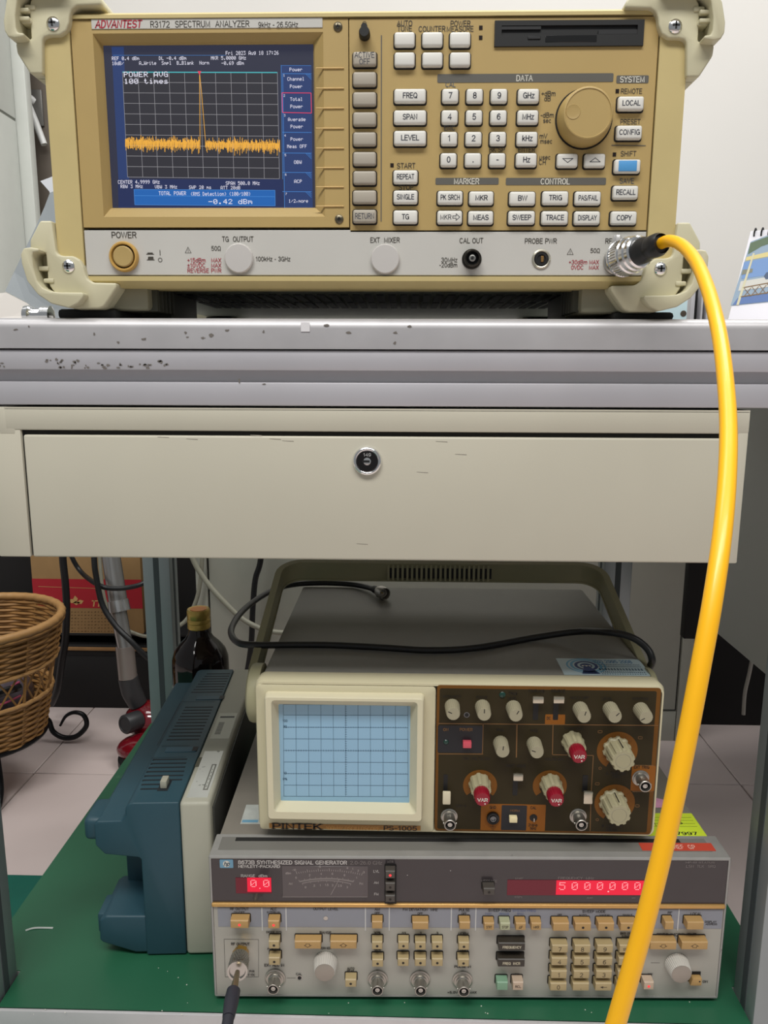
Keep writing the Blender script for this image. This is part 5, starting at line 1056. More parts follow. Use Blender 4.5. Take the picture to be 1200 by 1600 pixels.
o = MB().lathe(c0+ax*4, ax, [(4.8, 0), (5.6, 1), (5.6, 3), (4.8, 3.4), (4.8, 5), (7.1, 5.6), (7.1, 15), (6.8, 16), (6.1, 16), (6.0, 8)], 24, flute=12, fd=.25).build('bayonet_shell', NICK, bc)
MB().lathe(c0+ax*10, ax, [(4.4, 0), (4.4, 6), (3.6, 6), (3.5, 1)], 20).build('inner_sleeve', STEEL, o); MB().lathe(c0+ax*9, ax, [(.7, 0), (.7, 6)], 10).build('centre_pin', mat('gold_plate', (206, 164, 74), .3, .9), o); MB().lathe(c0+ax*11, ax, [(5.9, 0), (5.9, .2)], 16).build('socket_bore', BLACK, o)

# ------------------------------------------------------------------ blue portable oscilloscope standing sideways at the left
td = Inst('portable_oscilloscope', (-167, 613, 190.2), radians(3.4), 'blue and beige portable oscilloscope standing sideways left of the instrument stack', 'oscilloscope')
T = td.root
BLUE = mat('petrol_blue_plastic', (38, 72, 84), .5, var=.03, bump=.12, bscale=1400)
TBE = mat('grey_beige_plastic', (176, 174, 158), .5, var=.02, bump=.08, bscale=1200)
HT = td.p(310, 1254)[1]; Ln = 306
xs_ = td.p(283, 1330)[0]; xu = td.p(194, 1256)[0]; xl = td.p(147, 1300)[0]
MB().box(xs_+.3, 0, 0, Ln, 1, HT, 3.5, 3).build('front_bezel', TBE, T)
MB().box(0, 1.8, 8, Ln-8, 8, HT-9, .8).build('front_panel', mat('dark_panel_grey', (70, 70, 66), .5), T)
zA0, zA1 = td.p(163, 1336)[1], td.p(180, 1284)[1]
xc = td.p(221, 1360)[0]
bp = [(xs_, HT)] + [(xu+7+7*cos(radians(a)), HT-7+7*sin(radians(a))) for a in (90, 120, 150, 180)] + [(xu+.5, zA1+6), (xu-4, zA1), (xl+3, zA1), (xl, zA1-3), (xl, zA0+9), (td.p(163, 1334)[0], zA0), (xc-2, td.p(220, 1341)[1]), (xc, td.p(220, 1341)[1]-2), (xc, 1.5), (xs_, 1.5)]
housing = MB().prism(bp, .8, Ln-1, 2.2, 3).build('rear_housing', BLUE, T)
MB().box(xl+9, xc+1, 52, Ln-20, 3, zA0+3, 2).build('battery_cover', BLUE, T)
zB = td.p(225, 1433)[1]
m = MB(); yb0, yb1 = 2, 60
loops = []
pl = [(td.p(152, 1440)[0], td.p(152, 1472)[1]), (td.p(154, 1440)[0], zB-4), (td.p(164, 1440)[0], zB), (xc+6, zB-1), (xc+6, 3), (td.p(210, 1478)[0], 3), (td.p(160, 1478)[0], td.p(160, 1476)[1])]
m.prism(pl, yb0, yb1, 2.5, 3).build('lower_arm', BLUE, T)
for (px, pa, pb_) in ((138, 1284, 1319),):
    xk = td.p(px, 1300)[0]; z1, z0 = td.p(px, pa)[1], td.p(px, pb_)[1]; MB().box(xk-6, xk+12, 4, 40, z0, z1, 5, 3).build('corner_stud', BLUE, T)
xk = td.p(152, 1450)[0]; z1, z0 = td.p(150, 1438)[1], td.p(150, 1468)[1]; MB().box(xk-2.5, xk+8, 8, 36, z0, z1, 2.4).build('corner_stud', BLUE, T)
for yy in (20, Ln-50): MB().box(xl+25, xl+55, yy, yy+30, 0, 3.5, 1).build('foot', PAD, T)
DKB = mat('dark_slot_blue', (22, 30, 36), .7)
def vents(a, b_, c, d, n, cut=None):
    """rows of slots: a,b first row ends; c,d last row ends (measured on the top face)"""
    A1, B1, C1, D1 = [td.pz(*q_, HT) for q_ in (a, b_, c, d)]
    for k in range(n):
        u = k/(n-1); x0 = A1[0]*(1-u)+C1[0]*u; x1 = B1[0]*(1-u)+D1[0]*u; y = A1[1]*(1-u)+C1[1]*u
        if cut and k >= n-cut: x1 = x0+(x1-x0)*.55
        MB().box(max(x0, xu+5), min(x1, xs_-2), y-1.2, y+1.2, HT-.6, HT+.12).build('vent_slot', DKB, housing)
tq = lambda x, y: (120+x/3.4, 1030+y/3.4)
vents(tq(375, 534), tq(588, 528), tq(338, 690), tq(548, 690), 8, 2); vents(tq(575, 256), tq(727, 250), tq(478, 428), tq(650, 424), 11); vents(tq(690, 78), tq(814, 78), tq(608, 176), tq(775, 176), 8)
t = MB(); Ps = [td.pz(*tq(*q_), HT) for q_ in ((425, 712), (480, 712), (515, 652), (470, 640))]
xk, yk = td.pz(*tq(465, 672), HT); MB().box(xk-4.5, xk+5, yk-9, yk+9, HT-.4, HT+.15).build('switch_recess', DKB, housing); MB().box(xk-2.6, xk+3.4, yk-5, yk+6, HT, HT+7, .8).build('rocker_button', mat('grey_button', (170, 168, 152), .5), housing)
for q_ in ((612, 480), (756, 206)):
    xk, yk = td.pz(*tq(*q_), HT); ln = 26
    MB().box(xk-ln, xk+4.5, yk-5, yk+5, HT-.3, HT+.6, .3, 1).build('latch_plate', mat('petrol_blue_light', (50, 84, 100), .5), housing); MB().box(xk+.5, xk+5.5, yk-4, yk+4.5, HT+.4, HT+.8).build('latch_notch', BLACK, housing)
for a, b_ in (((310, 526), (580, 520)), ((400, 460), (550, 232)), ((450, 462), (600, 460)), ((480, 228), (735, 226))):
    A1, B1 = td.pz(*tq(*a), HT), td.pz(*tq(*b_), HT); A1 = Vector((max(A1[0], xu+2), A1[1])); B1 = Vector((B1[0], B1[1])); d = (B1-A1).normalized(); n = Vector((-d.y, d.x))*.35
    MB().quad((A1.x-n.x, A1.y-n.y, HT+.1), (B1.x-n.x, B1.y-n.y, HT+.1), (B1.x+n.x, B1.y+n.y, HT+.1), (A1.x+n.x, A1.y+n.y, HT+.1)).build('groove_line', DKB, housing)
# labels on the beige top
bx0_, bx1_ = xs_+4, -5
lb = MB().box(bx0_+1, bx1_+1, 8, 92, HT-.2, HT+.25).build('silver_label', mat('scuffed_silver_label', (206, 208, 202), .3, .4, spots=((120, 122, 116), 90, .6)), T)
t = MB(); t.box(bx0_+13, bx1_-1, 20, 66, HT+.25, HT+.32); t.build('sticker_print', mat('grey_print', (112, 112, 104), .5), lb)
t = MB(); t.box(bx0_+14.2, bx1_-2.2, 22, 64, HT+.32, HT+.38); t.build('sticker_print', mat('scuffed_silver_label', (206, 208, 202), .3, .4), lb)
t = MB()
for k, wd in enumerate((5, 3, 6, 4, 5, 3)): t.quad(*[(bx0_+15, 25+k*6, HT+.4), (bx1_-3, 25+k*6, HT+.4), (bx1_-3, 25+k*6+wd*.6, HT+.4), (bx0_+15, 25+k*6+wd*.6, HT+.4)])
t.build('sticker_print', mat('dark_grey_print', (58, 58, 54), .5), lb)
b2_ = MB().box(bx0_+1, bx1_+2, 118, 178, HT-.2, HT+.22).build('barcode_label', mat('clear_label', (188, 188, 172), .3), T)
t = MB()
for k in range(11): t.quad(*[(bx0_+4, 128+k*2.6, HT+.26), (bx0_+10, 128+k*2.6, HT+.26), (bx0_+10, 129.4+k*2.6, HT+.26), (bx0_+4, 129.4+k*2.6, HT+.26)])
t.quad((bx0_+3, 166, HT+.26), (bx1_, 166, HT+.26), (bx1_, 170, HT+.26), (bx0_+3, 170, HT+.26)); t.build('sticker_print', mat('dark_grey_print', (58, 58, 54), .5), b2_)
MB().box(xs_+1, xs_+7, 62, 80, HT-.1, HT+.22).build('dark_mark', mat('olive_stain', (92, 90, 74), .6), T)

# ------------------------------------------------------------------ bottle
bo = Vector((-273.5, 985, 190.1)); bt = empty('bottle', bo, 0, 'dark brown glass bottle with a gold screw cap behind the blue oscilloscope', 'bottle')
GLASS = mat('dark_brown_glass', (22, 9, 6), .08, spec=.45)
def bz(py): return atY(310, py, 985).z-190.1
zc0, zc1, zs, zb_s = bz(981), bz(951), bz(1000), bz(1030)
MB().lathe((0, 0, 0), (0, 0, 1), [(30, 0), (36, 3), (38, 8), (38, zb_s-8), (37.5, zb_s+3), (34, zb_s+14), (27, zb_s+23), (19, zb_s+31), (15, zb_s+38), (14, zc0+1)], 40).build('glass', GLASS, bt)
cp = MB().lathe((0, 0, 0), (0, 0, 1), [(14.2, zc0), (15.2, zc0+1), (15.2, zc0+7), (14.6, zc0+8), (15.4, zc0+9), (15.4, zc0+13), (14.8, zc0+14), (15.4, zc0+15), (15.4, zc1-2), (14.4, zc1), (12.5, zc1-.4), (.2, zc1-.6)], 36).build('screw_cap', mat('gold_cap', (190, 160, 84), .3, .6), bt)
MB().lathe((0, 0, 0), (0, 0, 1), [(11, zc1-.4), (11, zc1+.1), (9, zc1+.2)], 24).build('cap_print', mat('orange_print', (214, 140, 74), .5), cp)
MB().lathe((0, 0, 0), (0, 0, 1), [(38.2, 10), (38.25, 11), (38.25, zb_s-34), (38.2, zb_s-33)], 40, cap0=False, cap1=False).build('paper_label', mat('white_label_paper', (216, 212, 204), .7), bt)

# ------------------------------------------------------------------ filing cabinet, low rack and painted darkness behind
CAB = mat('greenish_grey_cabinet', (176, 176, 164), .5, var=.015, bump=.04)
fc = empty('storage_cabinet', (83, 1617, 0), 0, 'low grey steel cabinet standing behind the workbench on the tiled floor', 'cabinet')
MB().box(-479, 479, -196, 200, 0, 690, 2).build('body', CAB, fc)
for x0, x1 in ((-453, 452),): MB().box(x0, x1, -200.5, -195, 66, 684, 1.2).build('door', CAB, fc)
sg_ = MB().box(-456, 455, -196.6, -195.5, 63, 687).build('door_gap', DARK, fc)
MB().box(-479, -457, -200.5, -195, 0, 690, 1).build('stile', CAB, fc); MB().box(456.5, 479, -200.5, -195, 0, 690, 1).build('stile', CAB, fc); MB().box(-456, 455, -199, -195, 0, 62, 1).build('plinth', CAB, fc)
BKW = mat('black_board_and_shade', (16, 13, 13), .8)  # rack and leg colour, also for the sheets that paint deep shade
pt = tag(MB().box(-1700, -402, 1626, 1650, 0, 700, 2).build('darkness_sheet', BKW), 'added black sheet painting the darkness behind the cardboard box and the basket', 'board')  # added black sheet, paints the darkness behind box and basket
lr = empty('low_rack', (-680, 1560, 0), 0, 'low black rack with a wooden front strip under the cardboard box', 'rack')
MB().box(-260, 236, -32, 58, 118, 140, 1).build('board', BKW, lr); MB().box(-258, 234, -36, -32, 131, 138, .6).build('front_strip', mat('brown_wood_strip', (136, 100, 62), .5, var=.1), lr)
MB().box(-258, 234, -31, -25, 0.5, 118, .5).build('shade_infill', BKW, lr)  # added black front, paints the shade below the rack
for x in (-250, 210):
    for y in (-24, 36): MB().box(x, x+20, y, y+20, 0, 118, 1).build('leg', BKW, lr)
for x in (-240, 226):
    for y in (-24, 42): MB().box(x, x+14, y, y+14, 140, 162, 1).build('stud', BKW, lr)
MB().box(-258, 234, -30, 57, 162, 168, 1).build('board', BKW, lr)
# cardboard box
yB = 1532
cb = empty('cardboard_box', (-640, yB, 168.2), 0, 'brown cardboard box with a red printed band, on the low black rack behind the basket', 'box')
CARD = mat('brown_cardboard', (150, 118, 76), .8, var=.05)
xb0, xb1 = atY(52, 930, yB).x+640, atY(222, 930, yB).x+640
bzz = lambda py: atY(140, py, yB).z-168.2
MB().box(xb0, xb1, 0, 84, 0, 290, 1).build('carton', CARD, cb)
MB().box(xb0+2, xb1-1, -1.2, 0, 0.2, bzz(992), .3, 1).build('bottom_flap', CARD, cb)
rd = MB().box(xb0, xb1, -.4, .2, bzz(950), bzz(905)).build('red_band', mat('red_carton_print', (158, 18, 34), .6), cb)
pb = lambda px, py: ((atY(px, py, yB).x+640), atY(px, py, yB).z-168.2)
t = MB(); cx, cz = pb(119, 939)
for a in (20, 95, 150):
    d = Vector((cos(radians(a)), sin(radians(a)))); n = Vector((-d.y, d.x)); P0 = Vector((cx, cz-5)); P = [P0, P0+d*10+n*5, P0+d*17, P0+d*10-n*5]; t.add([(p.x, -.6, p.y) for p in P], [(0, 1, 2, 3)])
t.add([(cx-7, -.6, cz-4), (cx, -.6, cz-9), (cx+9, -.6, cz-3), (cx, -.6, cz)], [(0, 1, 2, 3)])
glyphs(t, 'TT', *pb(150, 943), 12, 20, -.6, skew=.2, bold=True); a, b_ = pb(60, 916), pb(150, 919); t.quad((a[0], -.6, a[1]), (b_[0], -.6, b_[1]), (b_[0], -.6, b_[1]-.8), (a[0], -.6, a[1]-.8))
t.build('printed_text', mat('cardboard_print', (186, 148, 92), .7), rd)
t = MB()
for r_ in range(7):
    for k in range(16):
        px, py = 106+k*5.2, 957+r_*5; a = pb(px, py); wd = rng.uniform(2, 4.5); t.quad((a[0], -.3, a[1]), (a[0]+wd, -.3, a[1]), (a[0]+wd, -.3, a[1]+rng.uniform(1, 3.4)), (a[0], -.3, a[1]+1.5))
t.build('printed_text', mat('brown_carton_ink', (96, 68, 40), .8), cb)

# ------------------------------------------------------------------ stick vacuum cleaner
vo = Vector((-490, 1345, 0)); va = empty('vacuum_cleaner', vo, 0, 'stick vacuum cleaner with silver tube and glossy dark red floor head', 'vacuum cleaner')
VY = lambda px, py, y=1345: Vector(atY(px, py, y))-vo
SIL = mat('satin_silver_tube', (168, 166, 164), .3, .75)
MB().tube([VY(166, 800, 1395), VY(172, 860, 1385), VY(186, 950, 1365)], [17, 17, 17], 24, 1).build('upper_tube', SIL, va)
MB().tube([VY(184, 938, 1368), VY(187, 955, 1364)], [19, 20], 24, 1).build('tube_collar', mat('bright_silver', (196, 196, 196), .25, .8), va)
MB().tube([VY(184, 950, 1365), VY(196, 1012, 1352)], [15, 14], 24, 1).build('lower_tube', SIL, va)
MB().tube([VY(195, 1010, 1353), VY(200, 1060, 1345)], [17, 17], 24, 1).build('grip_sleeve', mat('warm_grey_sleeve', (140, 130, 124), .35, .4), va)
MB().tube([VY(200, 1058, 1345), VY(206, 1080, 1348), VY(216, 1100, 1352)], [18, 19, 17], 20).build('swivel_joint', mat('dark_grey_joint', (52, 52, 54), .4), va)
VR = mat('glossy_dark_red', (108, 10, 24), .12, coat=.8)
def ell(mb, c, r, n=24, m_=14, M=None, sq=1.0):
    loops = []
    for j in range(1, m_):
        ph = -pi/2+pi*j/m_; loops.append([(c[0]+r[0]*cos(ph)*cos(2*pi*i/n), c[1]+r[1]*cos(ph)*sin(2*pi*i/n), c[2]+r[2]*sin(ph)) for i in range(n)])
    return mb.loft(loops, M=M)
b_ = VY(232, 1122, 1355); ell(MB(), (b_.x+6, b_.y, b_.z-2), (52, 40, 36)).build('head_body', VR, va)
b2 = VY(207, 1176, 1300); bz_h = 30
hd_ = MB(); ell(hd_, (b2.x+34, b2.y, 30), (62, 40, 27)); hd_.build('floor_nozzle', VR, va)
hb = MB(); hb.lathe((b2.x+34, b2.y, 1), (0, 0, 1), [(52, 0), (58, 4), (58, 16), (50, 22)], 32); hb.build('nozzle_skirt', BLACK, va)
wc = VY(196, 1132, 1300); MB().lathe(wc, (-.5, -.85, .1), [(18, -30), (18, 0), (16.5, 2), (13, 2.6), (12.5, 1.4), (.2, 1.4)], 32).build('wheel', mat('dark_grey_wheel', (44, 44, 46), .45), va)

# ------------------------------------------------------------------ loose cables behind the bench
def cable(name, pts, r, m, label):
    P = [Vector(atY(*q_)) for q_ in pts]; o0 = P[-1].copy(); o = MB().tube([p-o0 for p in P], r, 10, 6).build(name, m, loc=o0); return tag(o, label, 'cable')
BKC = mat('black_cord', (22, 22, 24), .45); GRC = mat('grey_cord', (150, 148, 132), .5)
cable('power_cord', [(90, 700, 1400), (96, 800, 1400), (98, 870, 1400), (102, 910, 1400), (104, 950, 1400), (102, 1000, 1400), (97, 1030, 1400), (90, 1075, 1420), (80, 1100, 1450)], 7, BKC, 'thick black power cord hanging straight down just right of the wicker basket')
cable('power_cord', [(95, 780, 1420), (103, 840, 1420), (113, 872, 1420), (128, 895, 1415), (150, 912, 1345), (170, 919, 1335), (200, 918, 1335), (228, 909, 1340), (262, 880, 1385), (275, 840, 1420)], 4.6, BKC, 'black cord sagging across the front of the silver vacuum tube')
cable('power_cord', [(146, 780, 1340), (147, 870, 1322), (151, 905, 1320), (160, 945, 1318), (180, 977, 1312), (205, 1002, 1306), (230, 1027, 1310), (265, 1050, 1330)], 5.2, BKC, 'black cord falling along the silver vacuum tube then slanting right')
cable('network_cord', [(152, 800, 1440), (158, 900, 1440), (168, 950, 1445), (190, 978, 1450), (212, 990, 1450), (234, 994, 1450), (280, 985, 1450)], 3.6, GRC, 'thin grey cord sagging behind the silver vacuum tube')
cable('network_cord', [(280, 800, 1380), (300, 870, 1380), (320, 905, 1380), (345, 935, 1375), (375, 964, 1370), (400, 979, 1365), (425, 987, 1365), (470, 990, 1370)], 5, GRC, 'grey cable crossing in front of the steel cabinet above the bottle')
cable('network_cord', [(316, 800, 1395), (316, 870, 1395), (312, 915, 1395), (304, 945, 1395), (288, 972, 1395), (262, 985, 1395)], 4, GRC, 'grey cable curving down behind the bottle beside the bench leg')
cable('power_cord', [(418, 760, 1385), (408, 870, 1385), (399, 905, 1385), (395, 950, 1385), (393, 1000, 1385), (388, 1040, 1388), (380, 1075, 1395)], 5.4, BKC, 'black cord hanging in front of the grey steel cabinet right of the bottle')

# ------------------------------------------------------------------ wicker basket
ko = Vector((-708, 1200, 0)); wb = empty('wicker_basket', ko, 0, 'round tan wicker basket with an open lattice band and curled black iron feet', 'basket')
WICK = mat('tan_wicker', (142, 102, 54), .55, var=.16, vscale=60); WICKD = mat('pale_wicker_rim', (164, 124, 76), .5, var=.1, vscale=80)
def rad(z): return 93+(134-93)*((z-104)/(308-104))
def ringpts(z, amp=0, ph=0, n=96, nst=22, dr=0):
    return [Vector(((rad(z)+dr+amp*cos(nst*2*pi*i/n/2+ph))*cos(2*pi*i/n), (rad(z)+dr+amp*cos(nst*2*pi*i/n/2+ph))*sin(2*pi*i/n), z)) for i in range(n)]
def ringtube(mb, pts, r, n=6):
    N = len(pts); loops = []
    for i in range(N):
        t_ = (pts[(i+1) % N]-pts[i-1]).normalized(); a_ = Vector((0, 0, 1)); b_ = t_.cross(a_).normalized()
        loops.append([tuple(pts[i]+(a_*sin(2*pi*k/n)+b_*cos(2*pi*k/n))*r) for k in range(n)])
    loops.append(loops[0]); return mb.loft(loops, False, False)
m = MB(); z = 238; k = 0
while z < 302: ringtube(m, ringpts(z, 2.2, pi*(k % 2)), 2.9); z += 5.0; k += 1
m.build('upper_weave', WICK, wb)['kind'] = 'stuff'
m = MB(); z = 107; k = 0
while z < 182: ringtube(m, ringpts(z, 2.2, pi*(k % 2)), 2.9); z += 5.0; k += 1
m.build('lower_weave', WICK, wb)['kind'] = 'stuff'
ringtube(MB(), ringpts(308, .8, 0, 120, 80), 7, 10).build('rim', WICKD, wb); ringtube(MB(), ringpts(300, .5, 0, 96, 40, 3), 4, 8).build('rim_binding', WICK, wb)
ringtube(MB(), ringpts(237, .8, 0, 96, 60, 2), 3.8, 8).build('band_binding', WICKD, wb); ringtube(MB(), ringpts(182, .8, 0, 96, 60, 2), 3.8, 8).build('band_binding', WICKD, wb)
MB().lathe((0, 0, 103), (0, 0, 1), [(91, 0), (91, 4)], 40).build('base', WICK, wb)
for i in range(22):
    a = 2*pi*i/22
    for d_ in (-.5, .5):
        a1 = a+d_*2*pi/11
        P = [Vector((rad(zz)*cos(a+(a1-a)*u), rad(zz)*sin(a+(a1-a)*u), zz)) for u, zz in ((0, 182), (.5, 210), (1, 238))]
        MB().tube(P, 1.7, 5, 3).build('lattice_strand', WICK, wb)
for i in range(11):
    a = 2*pi*i/11+.1
    MB().tube([Vector(((rad(zz)+1)*cos(a), (rad(zz)+1)*sin(a), zz)) for zz in (107, 182, 238, 300)], 2.6, 6, 1).build('stake', WICK, wb)
IRON = mat('black_iron', (24, 24, 26), .35, .5)
def foot(pts): MB().tube([Vector(q_)-ko for q_ in pts], [5]*(len(pts)-4)+[4.5, 4, 3.2, 2.2], 10, 6).build('iron_foot', IRON, wb)
foot([(-690, 1296, 102), (-697, 1340, 60)]+[tuple(atY(px, py, 1372)) for px, py in ((74, 1124), (83, 1143), (100, 1152.5), (120, 1150), (135, 1134), (131, 1118), (117, 1113), (103, 1119), (94, 1134))])
dv = Vector((.25, -.97, 0)); q0_ = Vector((-672, 1172, 0))
foot([tuple(q0_+Vector((-14, 14, 104))), tuple(q0_+Vector((-6, 6, 60)))]+[tuple(q0_+dv*a+Vector((0, 0, z_))) for a, z_ in ((6, 26), (20, 8), (38, 5), (54, 14), (58, 32), (48, 46), (34, 46), (26, 36), (27, 28))])
for az in (160, 215):
    d = Vector((cos(radians(az)), sin(radians(az)), 0)); foot([tuple(ko+d*a+Vector((0, 0, z_))) for a, z_ in ((98, 102), (104, 60), (112, 26), (128, 8), (146, 5), (162, 14), (166, 32), (156, 46), (142, 46), (134, 36))])
ringtube(MB(), [Vector((96*cos(2*pi*i/48), 96*sin(2*pi*i/48), 104)) for i in range(48)], 4, 8).build('iron_ring', IRON, wb)
bg = MB(); random.seed(3)
loops = []
for j in range(1, 12):
    ph = -pi/2+pi*j/12
    loops.append([(ko.x+80*cos(ph)*cos(2*pi*i/28)*(1+.06*sin(5*i+j)), ko.y+80*cos(ph)*sin(2*pi*i/28)*(1+.05*cos(4*i+2*j)), 170+58*sin(ph)*(1+.08*sin(3*i))) for i in range(28)])
bg.loft(loops); BAG = bg.build('stuffed_bag', mat('grey_violet_film', (92, 84, 92), .25, var=.25, vscale=25)); tag(BAG, 'shiny grey plastic bag stuffed inside the wicker basket', 'bag')
pp = [Vector((ko.x+98*cos(a), ko.y+98*sin(a), 0)) for a in [radians(q_) for q_ in range(-130, -10, 15)]]
MB().tube([p+Vector((0, 0, 214+5*sin(i))) for i, p in enumerate(pp)], 2.2, 6).build('pink_piping', mat('pink_cord', (214, 92, 130), .5), BAG); MB().tube([p*1+Vector((0, 0, 206+4*cos(i))) for i, p in enumerate(pp)], 7, 8).build('black_strap', mat('black_vinyl', (28, 28, 32), .25), BAG)
MB().tube([p+Vector((0, 0, 193+3*cos(i))) for i, p in enumerate(pp[2:])], 1.8, 6).build('pink_piping', MATS['pink_cord'], BAG)

# ------------------------------------------------------------------ neighbouring bench at the right
nbn = empty('side_bench', (750, 930, 0), 0, 'grey neighbouring bench at the right edge whose side panel hangs over the tiled floor', 'bench')
NB = mat('grey_board', (158, 160, 158), .5, var=.02)
MB().box(-410, 450, -350, 400, 729, 752.5, 1).build('top', NB, nbn)
MB().box(-320, -302, -320, 130, 366, 729, 1).build('side_panel', mat('pale_grey_board', (206, 208, 204), .5), nbn)
MB().box(-303, 420, 240, 258, 300, 729, 1).build('shade_panel', BKW, nbn)  # added black panel, paints the dark beyond the side panel
for x in (400,):
    for y in (200, 370): MB().box(x, x+30, y, y+28, 0, 729, 1).build('leg', BKW, nbn)
P = Vector(atY(1165, 1040, 1180)); tag(MB().tube([Vector((0, 0, 20)), Vector((-2, 2, -10)), Vector((-5, 3, -40)), Vector((-4, 3, -76))], 3, 8).build('white_strap', mat('dull_white_strap', (150, 148, 140), .6), loc=(P.x, 1160, P.z)), 'dull white strap hanging in the dark under the bench at right', 'strap')
tag(MB().box(-220, 420, 0, 150, .2, 420, 3).build('shade_filler', BKW, loc=(800, 1490, 0)), 'large added black crate on the floor in the shade under the right bench', 'filler')  # added black mass that stands in for the shadows down here

# ------------------------------------------------------------------ things on the bench behind the analyzer
TW = mat('white_cabinet_paint', (206, 208, 202), .45, var=.015)
tc_ = empty('tall_cabinet', (-1150, 1780, 0), 0, 'tall off-white cabinet at the left edge behind the tan analyzer', 'cabinet')
zs1 = atX(23, 187, -880).z; ye_ = atX(26, 200, -880).y
MB().box(-250, 266, -118, ye_-1780, 0, 2100, 2).build('body', TW, tc_)
MB().box(266, 270.4, -117, ye_-1780-2, zs1+3, 2096, 1).build('door', TW, tc_); MB().box(266, 270.4, -117, ye_-1780-2, 40, zs1-3, 1).build('door', TW, tc_)
Ppost = atY(45, 200, ye_).x+1150
MB().box(255, Ppost, ye_-1780, ye_-1780+28, 0, 2100, 3).build('corner_post', TW, tc_); MB().box(266, 268, -117, ye_-1782, zs1-4, zs1+4).build('door_gap', mat('cabinet_shadow_line', (120, 122, 114), .6), tc_)
dw = MB().box(-1600, -715, 1946, 1959.5, 0, 2050, 2); d1 = struct('door_1', dw, mat('brown_grey_door', (104, 94, 84), .55, var=.03))
hp0 = Vector(atY(40, 152, 1930)); hp1 = Vector(atY(69, 226, 1922)); 
MB().tube([hp0+Vector((14, 14, -6)), hp0, hp0+(hp1-hp0)*.5, hp1], [9, 9, 8.5, 7.5], 12, 3).build('door_handle', mat('white_handle', (228, 228, 226), .3), d1)
MB().box(hp0.x-4, hp0.x+34, 1939, 1946, hp0.z-60, hp0.z+20, 2).build('handle_plate', mat('grey_steel_plate', (128, 126, 122), .4, .5), d1)
def sheet(name, pts, m, label, cat, th=.8):
    P = [Vector(atY(*q_)) for q_ in pts]; o0 = P[-1].copy(); o0.z = min(p.z for p in P); V = [p-o0 for p in P]; V2 = [v+Vector((0, th, 0)) for v in V]; n = len(P); mb = MB()
    mb.add([tuple(v) for v in V+V2], [tuple(range(n)), tuple(range(2*n-1, n-1, -1))]+[(i, (i+1) % n, n+(i+1) % n, n+i) for i in range(n)]); return tag(mb.build(name, m, loc=o0, smooth=False), label, cat)

sheet('plastic_sheet', [(110, 290, 720), (78, 301, 720), (70, 322, 718), (58, 350, 715), (40, 388, 712), (22, 425, 706), (8, 455, 700), (40, 472, 698), (78, 496, 694), (130, 500, 694)], mat('grey_plastic_film', (146, 152, 156), .35), 'grey plastic sheet leaning on the left side of the tan analyzer', 'sheet')
sheet('paper_sheet', [(112, 264, 760), (63, 283, 760), (77, 299, 760), (88, 330, 760), (92, 501, 760), (128, 501, 760)], mat('white_paper', (226, 228, 234), .7), 'white paper corner poking out left of the tan analyzer', 'paper')
sheet('paper_sheet', [(-30, 462, 800), (9, 457, 800), (42, 474, 797), (60, 490, 794), (60, 499, 790), (-30, 499, 790)], mat('white_paper_b', (206, 200, 194), .7), 'off-white paper at the far left of the bench top under the grey sheet', 'paper')
P = Vector(atY(55, 484, 640)); tag(MB().lathe((-9, 0, 8.5), (1, 0, .0), [(4, 0), (8, 1), (8.3, 5), (6, 8), (6, 14), (7.8, 15), (7.8, 22), (5, 23)], 20).build('metal_fitting', CHROME, loc=(P.x, 640, 752.6)), 'small shiny metal fitting on the bench top at the far left', 'fitting')
P = Vector(atY(1040, 480, 800)); tag(MB().box(-34, 8+atY(1074, 480, 800).x-P.x-8, 0, 8, 0, atY(1060, 470, 800).z-752.6+6, .5).build('blue_plate', mat('pale_blue_plate', (196, 220, 226), .5), loc=(P.x, 800, 752.6)), 'pale blue plate with a screw hole behind the analyzer right foot', 'plate')
bpl = bpy.data.objects['blue_plate']; q = Vector(atY(1068, 490, 799.5))-Vector((P.x, 800, 752.6)); MB().lathe((q.x, .1, q.z), (0, -1, 0), [(3, 0), (3, .5), (1.8, .6)], 16).build('screw_hole', mat('brown_hole', (70, 60, 50), .5), bpl)
xa, xb_ = atY(1080, 470, 850).x, atY(1111, 470, 850).x; zt = atY(1100, 446, 850).z
ae = MB(); w_ = xb_-xa
for u0, u1 in ((0, .2), (.52, .62), (.8, 1)): ae.box(w_*u0, w_*u1, 0, 22, 0, zt-752.6, .4)
ae.box(0, w_, 12, 22, 0, zt-752.6, .4); al = tag(ae.build('aluminium_profile', ALU2, loc=(xa, 850, 752.6)), 'short slotted aluminium profile standing behind the analyzer right foot', 'profile')
MB().box(w_*.2, w_*.8, 11.6, 12.2, .1, zt-753).build('slot', BLACK, al)
# desk calendar
BLp, TLp = Vector(atY(1134.5, 494, 735)), Vector(atY(1173, 361, 760)); BLp.z = 752.6
rdv = Vector((.86, -.51, 0)); nrm = rdv.cross(TLp-BLp).normalized()
def onp(px, py, off=0.0):
    d = ray(px, py); t_ = (BLp-CAM).dot(nrm)/d.dot(nrm); return CAM+d*t_-nrm*off if False else CAM+d*t_ + nrm*(-off if nrm.dot(d) > 0 else off)
upv = TLp-BLp; wd = 150
ca = empty('desk_calendar', (BLp+rdv*70), 0, 'spiral-bound desk calendar with a painted lake picture at the right edge', 'calendar')
cl = lambda p: p-(BLp+rdv*70)
bk = -nrm if nrm.dot(FWD) < 0 else nrm
def slab(name, p0, p1, p2, p3, th, m, par, dirn):
    V = [cl(p) for p in (p0, p1, p2, p3)]; V += [v+dirn*th for v in V]
    return MB().add([tuple(v) for v in V], [(0, 1, 2, 3), (7, 6, 5, 4), (0, 4, 5, 1), (1, 5, 6, 2), (2, 6, 7, 3), (3, 7, 4, 0)]).build(name, m, par, smooth=False)
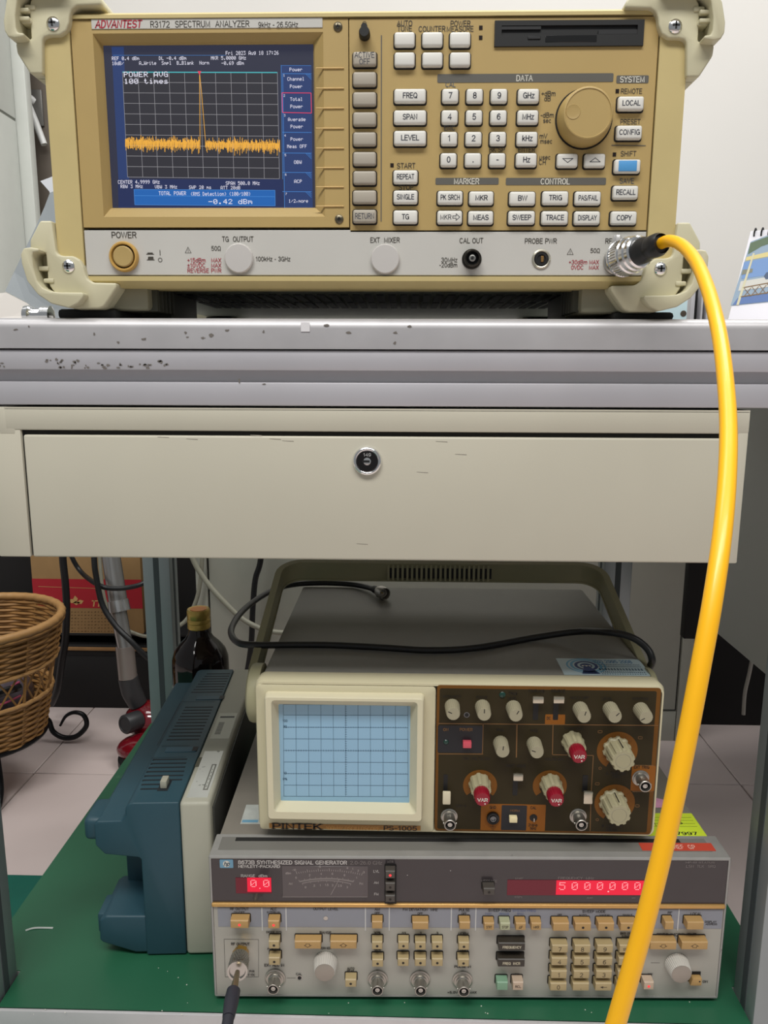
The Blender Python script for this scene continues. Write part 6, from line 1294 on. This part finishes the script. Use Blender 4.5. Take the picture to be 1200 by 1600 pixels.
PAP = mat('calendar_paper', (226, 224, 232), .6)
pg = slab('page', BLp, BLp+rdv*wd, TLp+rdv*wd, TLp, 1.2, PAP, ca, bk)
b0_ = BLp+Vector((.51, .86, 0))*75; slab('back_stand', b0_, b0_+rdv*wd, TLp+rdv*wd+bk*2.5, TLp+bk*2.5, 1.5, mat('calendar_card', (190, 188, 186), .7), ca, bk)
def poly(name, pts, m, off=.3, extra=None):
    pts = [(x+.5 if x < 1200 else x, y) for x, y in pts]
    V = [cl(onp(x, y, off)) for x, y in pts]; MB().add([tuple(v) for v in V], [tuple(range(len(V)))]).build(name, m, pg, smooth=False)
R2 = 1290
ex = lambda y0: y0
poly('picture_print', [(1172.5, 378), (R2, 333), (R2, 463), (1141, 478)], mat('picture_sky_blue', (138, 158, 178), .6), .3)
poly('picture_print', [(1172, 380), (R2, 336), (R2, 352), (1190, 385), (1168, 398)], mat('picture_green', (84, 104, 78), .6), .4)
poly('picture_print', [(1166, 402), (R2, 372), (R2, 384), (1164, 408)], mat('picture_sand', (206, 192, 132), .6), .45)
poly('picture_print', [(1162, 410), (R2, 386), (R2, 418), (1158, 436)], mat('picture_water', (108, 142, 192), .6), .4)
poly('picture_print', [(1160, 422), (1176, 420), (1175, 426), (1158, 430)], mat('picture_boat', (120, 122, 108), .6), .5)
poly('picture_print', [(1157, 440), (R2, 418), (R2, 436), (1153, 455)], mat('picture_pale', (198, 196, 190), .6), .45)
poly('picture_print', [(1193, 432), (1197, 426), (R2, 410), (R2, 424), (1196, 437)], mat('picture_hull', (66, 84, 112), .6), .5)
poly('picture_print', [(1152, 466), (R2, 446), (R2, 462), (1144, 477)], mat('picture_deep_water', (84, 112, 166), .6), .45)
poly('picture_print', [(1176, 396), (1179, 396), (1154, 477), (1150, 477)], mat('picture_post', (200, 194, 164), .6), .6)
BRW = mat('picture_brown', (122, 94, 62), .6)
for a, b_, w_ in (((1160, 450), (R2, 426), 1.6), ((1157, 464), (R2, 444), 1.6)): poly('picture_print', [(a[0], a[1]-w_/2), (b_[0], b_[1]-w_/2), (b_[0], b_[1]+w_/2), (a[0], a[1]+w_/2)], BRW, .6)
for k in range(9):
    x = 1162+k*12; y = 450-k*2.2; yb2 = 463.5-k*1.9
    for xa2, xb2 in ((x, x+11), (x+11, x)): poly('picture_print', [(xa2-.6, y), (xa2+.6, y), (xb2+.6, yb2), (xb2-.6, yb2)], BRW, .62)
tt = MB(); dr_ = rdv; uu = upv.normalized()
glyphs(tt, 'MAY    SUN MON TUE WED THU FRI SAT', 0, 0, 1.6, 70, P=lambda u, v: tuple(cl(BLp+rdv*(u+48)+upv*.06+uu*v-bk*.3))); tt.build('printed_text', mat('calendar_ink', (140, 138, 150), .7), pg)
for k in range(24):
    c = cl(TLp+rdv*(4+6*k)-uu*3.2); rp = [c+(uu*sin(a)-bk*cos(a))*4+uu*1.5+bk*1.2 for a in [2*pi*i/12 for i in range(13)]]
    MB().tube(rp, .75, 5, 1).build('spiral_ring', BLACK, ca)
